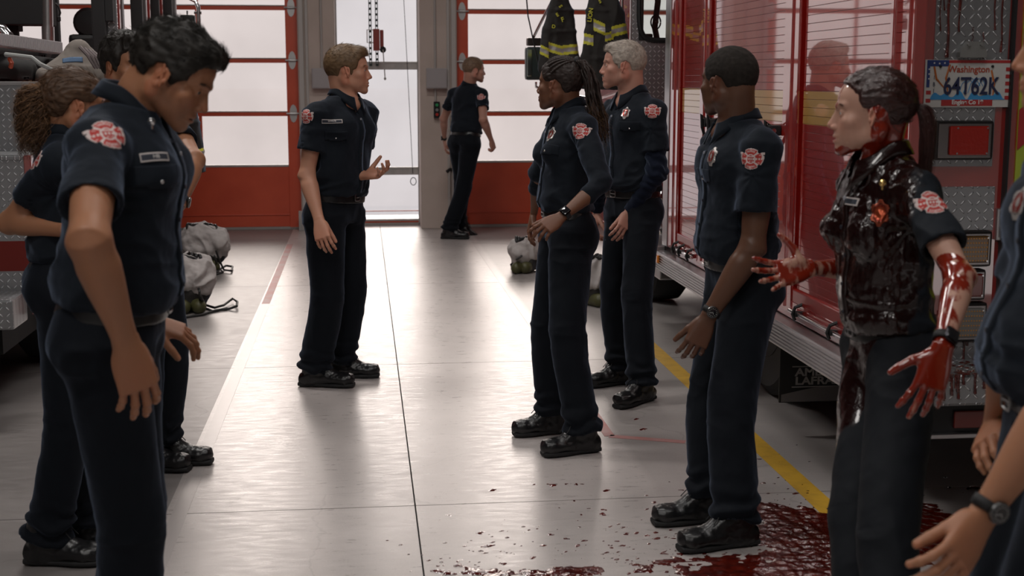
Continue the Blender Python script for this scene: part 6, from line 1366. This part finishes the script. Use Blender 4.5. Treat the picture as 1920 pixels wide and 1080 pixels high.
coat('dark turnout coat hanging nearest the red cab door, lime bands on sleeve and body', 9.08, [(1128, -30, 18), (1130, 20, 30), (1130, 60, 34), (1128, 110, 36), (1126, 165, 36)], [[(1140, -10, 12), (1155, 30, 15), (1163, 75, 13)], [(1118, 0, 9), (1108, 60, 9), (1096, 140, 9)]],
    [(1094, 72, 1113, 76, 10), (1113, 46, 1135, 56, 11), (1135, 70, 1150, 66, 8), (1146, 60, 1178, 52, 10)], [('LION', 1107, 28, 11, 82), ('S', 1125, 3, 9, 20)])
coat('dark turnout coat hanging on the left engine behind the dark-haired man', 8.6, [(356, 180, 8), (358, 230, 14), (362, 285, 18), (364, 322, 20)], [], [(340, 296, 392, 284, 9)], [])
# folded-down turnout trousers over boots
def gear(gx, gy, w, hgt, label, loops, Yk=None, flip=1):
    base = G(gx, gy); Y = base[1]; k = Y / FOC; w *= k; hgt *= k; root = empty('turnout_gear', base, label, 'turnout gear', None)
    sg = flip
    g = Grid(base + A_(-w, -.25, -.02), base + A_(w, .35, hgt + .1), .008)
    g.add(loft(base + A_(-sg * w * .04, .08, hgt * .42), base + A_(sg * w * .10, .08, hgt * .98), A_(1, 0, 0), [(0, 0, 0, w * .44, .13, .13), (.35, 0, 0, w * .46, .15, .15), (.8, 0, 0, w * .38, .14, .14), (1, 0, 0, w * .30, .11, .11)], n=3.2), .0); g.add(ell(base + A_(sg * w * .26, .05, hgt * .62), (w * .22, .15, hgt * .20)), .04); g.add(ell(base + A_(-w * .05, .06, hgt * .5), (w * .40, .14, hgt * .16)), .04)
    g.sub(ell(base + A_(-sg * w * .08, .08, hgt * 1.02), (w * .28, .08, hgt * .13)), .03)
    V, F = g.net(); n = vnormals(V, F); V = V + n * (.020 * ridge(V * A_(9, 9, 5) + vnoise(V * 6)[:, None] + gx) + .008 * fbm(V * 16))[:, None]; top = mesh('folded_lining', V, F, FABG, root)
    g = Grid(base + A_(-w, -.25, -.01), base + A_(w, .35, hgt), .008); g.add(ell(base + A_(0, .08, hgt * .34), (w * .40, .15, hgt * .22)), 0); g.add(ell(base + A_(-sg * w * .06, .08, hgt * .16), (w * .34, .15, hgt * .18)), .05); V, F = g.net(); V = V + vnormals(V, F) * (.014 * ridge(V * A_(10, 10, 7) + gx))[:, None]; V[:, 2] = np.maximum(V[:, 2], .004); mesh('trouser_shell', V, F, BUNK, root)
    for dx in (-.16, .12):
        g = Grid(base + A_(-w, -.3, -.01), base + A_(w, .3, .3), .007); c = base + A_(dx * w, -.03, 0); g.add(cap(c + A_(0, .05, .05), c + A_(sg * .05, -.07, .05), .055, .05)); g.add(cap(c + A_(0, .06, .05), c + A_(0, .07, .2), .055, .06), .02); g.cut((0, 0, .004), (0, 0, -1)); V, F = g.net(); mesh('rubber_boot', V, F, OLIVE, root)
    mb = MB(); n = 24
    for j in range(3):
        c = base + A_((-.1 + .08 * j) * w, .04, hgt * (.96 - .02 * j)); mb.tube([c + A_(math.cos(t * .27) * w * .2, math.sin(t * .27) * .06, .02 * math.sin(t * .8) + .01) for t in range(24)], .012, 6)
    mb.build('waist_strap', BLK, root, True)
    mb = MB()
    for pts in loops: mb.tube([G(px, py, z) if z < .5 else W(px, py, Y) for px, py, z in pts], .0095, 6)
    mb.build('suspenders', mat('strap_black', (.02, .02, .02), rough=.6), root, True)
    return root
gear(382, 508, 96, 84, 'folded turnout trousers over boots, standing nearest the left red garage door', [[(405, 470, .2), (412, 490, .1), (420, 506, .02), (434, 508, .02), (436, 500, .02), (424, 498, .03), (412, 505, .02), (398, 515, .01), (384, 521, .01)], [(402, 480, .18), (408, 500, .03), (418, 510, .01), (400, 516, .01)]])
gear(352, 584, 100, 104, 'folded turnout trousers with long looped straps, nearer of the two on the left', [[(372, 540, .2), (378, 560, .12), (386, 572, .02), (402, 577, .02), (420, 572, .02), (436, 560, .03), (445, 566, .04), (444, 574, .03), (430, 579, .01), (404, 582, .01), (380, 590, .01), (340, 596, .01)], [(374, 545, .2), (375, 562, .1), (380, 576, .01), (400, 584, .01), (425, 578, .012)]])
gear(986, 510, 60, 62, 'folded turnout trousers over boots, seen left of the woman with braids', [[(975, 490, .1), (965, 495, .06), (960, 506, .02), (966, 512, .01), (978, 510, .01)], [(978, 480, .2), (966, 488, .1), (958, 496, .04), (962, 508, .01)]], flip=-1)
gear(1118, 572, 70, 92, 'folded turnout trousers and boots between the woman with braids and the grey-haired man', [[(1125, 540, .2), (1135, 560, .04), (1138, 572, .01), (1130, 577, .01), (1124, 570, .02)]])
# things loaded on the left engine
ZB = W(40, 157, 7.25)[2] + .014; BARM = mat('bar_white', (.62, .60, .62), rough=.35, metal=.3)
e = empty('gear_bag', W(140, 150, 7.6), 'grey canvas bag with a blue patch on the hose bed of the left engine', 'bag')
P = lambda px, py, Y: W(px, py, Y); g = Grid(W(70, 175, 7.4) - .1, W(215, 70, 8.0) + .1, .008); g.add(cap(P(146, 96, 7.6), P(128, 150, 7.6), .05, .16), 0); g.add(cap(P(150, 95, 7.62), P(180, 150, 7.62), .05, .12), .05); g.add(cap(P(100, 150, 7.6), P(190, 150, 7.6), .05, .07), .06); g.cut((0, 0, ZB), (0, 0, -1), .01); V, F = g.net(); V = V + vnormals(V, F) * (.008 * ridge(V * A_(6, 6, 9)) + .003 * fbm(V * 20))[:, None]
mesh('bag_body', V, F, mat('grey_canvas', (.20, .175, .155), rough=.9, bump=(300, .3, .001, 3)), e); bv = BVHTree.FromPolygons(V.tolist(), F.tolist())
place_patch(bv, 136, 112, .105, .030, lambda u, v: (np.ones(len(u), bool), np.ones((len(u), 3))), 'blue_patch', e, mat('blue_patch', (.06, .12, .22), rough=.7), e, 16, tint=False, roll=4)
for i in range(4): mb = MB(); mb.tube([P(150 + i * 8, 88 + i * 3, 7.45), P(165 + i * 8, 104 + i * 2, 7.42), P(180 + i * 5, 128, 7.42)], .010, 6); mb.build('zip_strap', mat('strap_mauve', (.16, .13, .13), rough=.7), e, True)
e = empty('light_bar', W(50, 85, 7.5), 'ribbed silver light bar above the hose bed of the left engine', 'light bar'); a, b = W(-60, 66, 7.2), W(115, 90, 7.9)
nrm_ = unit(np.cross(b - a, A_(0, 0, 1))); nrm_ = nrm_ if nrm_[1] < 0 else -nrm_; hb = A_(0, 0, .034)
mb = MB(); mb.poly([a - hb, b - hb, b + hb, a + hb], -nrm_, .07); mb.build('bar_body', BARM, e); mb = MB(); du = (b - a) / 72
for i in range(72): c = a + du * i; mb.poly([c - hb * .86 + nrm_ * .012, c - hb * .86 + du * .62 + nrm_ * .012, c + hb * .86 + du * .62 + nrm_ * .012, c + hb * .86 + nrm_ * .012], -nrm_, .02)
mb.build('cooling_ribs', BARM, e)
e = empty('hose_roll', W(5, 70, 7.6), 'chrome curved pipe behind the light bar on the left engine', 'pipe'); mb = MB(); mb.tube([W(-30, 60, 7.7), W(-10, 52, 7.7), W(5, 56, 7.7), (W(15, 68, 7.7)), W(18, 80, 7.7)], .032, 12); mb.build('pipe_bend', CHROME, e, True)
for i, (px, py, w_, lab) in enumerate(((8, 143, .15, 'black equipment pouch on the hose bed, furthest left'), (66, 143, .13, 'black equipment pouch on the hose bed, next to the grey bag'), (40, 112, .16, 'dark bundled hose above the two black pouches'))):
    c = W(px, py, (7.55, 7.98, 8.35)[i]); g = Grid(c - .35, c + .35, .01); g.add(rbox(c, (w_, .12, .075), .05)); g.add(ell(c + A_(.04, 0, .04), (.10, .1, .06)), .05); g.cut((0, 0, ZB), (0, 0, -1), .01); V, F = g.net(); V = V + vnormals(V, F) * (.014 * ridge(V * 9 + i))[:, None]; tag(mesh('equipment_pouch' if i < 2 else 'hose_bundle', V, F, mat('pouch_black', (.014, .013, .013), rough=.8)), lab, 'pouch' if i < 2 else 'hose')
rod('orange_strap', [W(18, 110, 7.3), W(22, 118, 7.28), W(20, 126, 7.3)], .012, mat('strap_orange', (.40, .06, .02), rough=.5), 'short orange strap hanging over the black pouches', 'strap')
rod('webbing_strap', [W(10, 102, 7.3), W(60, 108, 7.25), W(75, 120, 7.25), W(96, 130, 7.3)], .012, mat('strap_pale', (.35, .36, .35), rough=.5), 'pale cord across the dark hose bundle', 'strap')
# ---------------------------------------------------------------- blood on the floor and the engine
BLOOD = mat('wet_blood', (.060, .004, .002), rough=.10, coat=1, coat_r=.03, spec=.6, noise=(30, (.12, .010, .004), .4, .7), bump=(45, .5, .008, 4))
def field_mesh(name, x0, x1, y0, y1, res, fn, hscale, m, label=None, cat=None):
    xs_ = np.arange(x0, x1, res); ys_ = np.arange(y0, y1, res); X, Y = np.meshgrid(xs_, ys_, indexing='ij'); P = np.stack([X.ravel(), Y.ravel(), 0 * X.ravel()], 1); f = fn(P).reshape(X.shape)
    ins = f > 0; I = ins[:-1, :-1] & ins[1:, :-1] & ins[:-1, 1:] & ins[1:, 1:]; i, j = np.nonzero(I); ny = len(ys_)
    q = np.stack([i * ny + j, (i + 1) * ny + j, (i + 1) * ny + j + 1, i * ny + j + 1], 1); u, inv = np.unique(q, return_inverse=True); q = inv.reshape(q.shape)
    V = P[u]; V[:, 2] = .0012 + hscale * np.minimum(1, np.sqrt(np.clip(f.ravel()[u], 0, 1) * 3)) * (.55 + .45 * vnoise(V * A_(40, 40, 1))); cnt = np.bincount(q.ravel()); 
    ed = {}
    for a, b in ((0, 1), (1, 2), (2, 3), (3, 0)):
        for x_, y_ in zip(q[:, a], q[:, b]): ed[(x_, y_)] = 1
    bd = {x_ for (x_, y_) in ed if (y_, x_) not in ed}; bd = np.array(sorted(bd)); V[bd, 2] = .0004
    return mesh(name, V, q, m)
def pools(P):
    x, y = P[:, 0], P[:, 1]; n1 = fbm(P * A_(7, 7, 1), 4); n2 = fbm(P * A_(22, 22, 1) + 9, 3); n3 = vnoise(P * A_(3, 3, 1) + 4)
    def blob(px, py, rx, ry, w=1.0): c = G(px, py); return w * np.exp(-(((x - c[0]) / rx) ** 2 + ((y - c[1]) / ry) ** 2))
    d = blob(1500, 1010, .17, .22, 1.15) + blob(1450, 965, .10, .14, .9) + blob(1540, 1060, .22, .20, 1.2) + blob(1330, 1060, .22, .09, 1.0) + blob(1400, 1075, .2, .10, .9) + blob(1060, 1075, .16, .07, .85) + blob(1000, 1078, .08, .05, .6) + blob(1680, 1000, .35, .45, 1.0) + blob(1780, 990, .16, .35, 1.0) + blob(1600, 1180, .6, .25, 1.0) + blob(1200, 1110, .5, .12, .8)
    d = d + blob(1240, 1045, .13, .05, .35) + blob(860, 1070, .12, .05, .62) + blob(1130, 1065, .25, .06, .45)
    return d * 1.2 - .78 + .55 * n1 + .40 * n2
mbx = field_mesh('blood_pool', .2, 2.9, 2.9, 5.35, .0075, pools, .007, BLOOD); tag(mbx, 'glossy dark red blood pooled on the floor around the drenched woman', 'blood', kind='stuff')
# droplets and streaks
mb = MB()
for i in range(300):
    a = RNG.random(); 
    if a < .45: px, py = RNG.normal(1180, 150), RNG.normal(1030, 30)
    elif a < .8: px, py = RNG.normal(1440, 60), RNG.normal(940, 45)
    elif a < .95: px, py = RNG.normal(900, 60), RNG.normal(1050, 25)
    else: px, py = RNG.uniform(980, 1300), RNG.uniform(860, 1050)
    c = G(px, py); r = abs(RNG.normal(0, .0036)) + .0014; an = RNG.normal(.6, .5); el = 1 + abs(RNG.normal(0, .8)); pts = []; V = []
    for k in range(14): t = k * .4488; rr = r * (1 + .12 * math.sin(3 * t + i)); u, v = math.cos(t) * rr * el, math.sin(t) * rr; V.append((c[0] + u * math.cos(an) - v * math.sin(an), c[1] + u * math.sin(an) + v * math.cos(an), .0004))
    V.append((c[0], c[1], .0004 + r * .45)); mb.add(V, [(k, (k + 1) % 14, 14) for k in range(14)])
o = mb.build('blood_droplets', BLOOD, None, True); tag(o, 'small blood droplets scattered over the pale floor in front of the boots', 'blood', kind='stuff')
for (px, py, r, lab) in ((1193, 786, .013, 'small red fleck on the floor right of the black boots, the brighter'), (1206, 805, .016, 'dark fleck nearest the pink tape corner'), (1137, 920, .012, 'lone dark drop on the floor below the woman with braids'), (923, 919, .014, 'small dark chip on the floor beside the long joint')):
    c = G(px, py); mb = MB(); V = []
    for k in range(12): t = k * .5236; rr = r * (1 + .4 * math.sin(2 * t + px) + .2 * math.sin(5 * t)); V.append((c[0] + math.cos(t) * rr * 1.3, c[1] + math.sin(t) * rr, .0005))
    V.append((c[0], c[1], .006)); mb.add(V, [(k, (k + 1) % 12, 12) for k in range(12)]); tag(mb.build('blood_clot', BLOOD, None, True), lab, 'blood')
# runs down the engine's rear
mb = MB()
for px, y0, y1, r in ((1771, -200, 108, .0055), (1756, -200, 58, .002), (1792, -200, 60, .003), (1789, -200, 20, .003), (1857, -200, 56, .0028), (1871, -200, 98, .0035), (1838, 60, 110, .0018), (1818, 50, 78, .0015), (1762, -200, 20, .002)):
    n = 14; pts = [(yr(px) + .003 * math.sin(i * 1.3 + px), TY - .008, zr(y0 + (y1 - y0) * i / (n - 1))) for i in range(n)]; mb.tube(pts, [r * (.7 + .3 * abs(math.sin(i + px))) for i in range(n - 1)] + [r * 1.5], 6)
part('blood_run', mb, BLOOD, rear, True)
mb = MB()
for i in range(90):
    x = RNG.uniform(TX + .10, 2.5); yy_ = RNG.uniform(TY - .27, TY - .02); r = abs(RNG.normal(0, .008)) + .004; mb.lathe((x, yy_, .601), (0, 0, 1), [(r, 0), (r * .7, .002), (.0005, .003)], 8)
for i in range(26):
    x = RNG.uniform(TX + .10, 2.45); L_ = RNG.uniform(.02, .10); mb.tube([(x, TY - .262, .602), (x, TY - .265, .60 - L_ * .5), (x + .002, TY - .265, .60 - L_)], [.005, .004, .006], 6)
for i in range(16):
    x = RNG.uniform(TX + .10, 2.4); L_ = RNG.uniform(.04, .16); z0 = RNG.uniform(.7, .8); mb.tube([(x, TY - .007, z0), (x, TY - .007, z0 - L_)], [.004, .005], 6)
part('blood_on_step', mb, BLOOD, eng, True)
# ---------------------------------------------------------------- light
w = bpy.data.worlds.new('daylight'); SC.world = w; w.use_nodes = True; bg = w.node_tree.nodes['Background']; bg.inputs[0].default_value = (1, .93, .90, 1); bg.inputs[1].default_value = .5
def light(kind, name, loc, rot, energy, col, **k):
    l = bpy.data.lights.new(name, kind); l.energy = energy; l.color = col; o = bpy.data.objects.new(name, l); COL.objects.link(o); o.location = loc; o.rotation_euler = rot
    for a, v in k.items(): setattr(l, a, v)
    return o
sd = unit(A_(-.03, -1, -.40)); q = Vector(sd).to_track_quat('-Z', 'Y').to_euler(); light('SUN', 'low_sun', (0, 30, 12), q, 13.5, (1, .88, .80), angle=math.radians(24))
# unseen ceiling panels above the frame, added as fill light for the bay
FILLM = mat('fill_panel_glow', (.8, .8, .8), rough=.5, emit=(.78, .88, 1), estr=1.5)
for i, (x, y, e_, s_) in enumerate(((-1.2, 1.8, 46, 1.6), (1.6, 2.6, 22, 1.3), (-1.6, 7.6, 70, 1.4), (.6, 5.2, 30, 1.3), (.4, 10.5, 40, 1.3), (-1.5, -1.5, 60, 1.6))):
    rt = empty('fill_panel', (x, y, HZ - .06), ['ceiling light panel nearest above the camera on the left', 'ceiling light panel above the right-hand group', 'ceiling light panel over the left engine', 'ceiling light panel over the middle of the bay', 'ceiling light panel closest to the garage doors', 'ceiling light panel behind the camera'][i], 'ceiling light', 'ceiling light panels')
    mb = MB(); mb.box(x - s_ / 2 - .03, x + s_ / 2 + .03, y - .33, y + .33, HZ - .10, HZ - .0, .01); mb.build('light_housing', GREY, rt); mb = MB(); mb.box(x - s_ / 2, x + s_ / 2, y - .30, y + .30, HZ - .112, HZ - .10); mb.build('fill_diffuser', FILLM, rt)
    light('AREA', 'fill_lamp', (x, y, HZ - .13), (0, 0, 0), e_ * 1.15, (1, .95, .90), shape='RECTANGLE', size=s_, size_y=.6)
cd.dof.use_dof = True; cd.dof.focus_distance = 6.6; cd.dof.aperture_fstop = 4.5
SC.view_settings.exposure = 0.0
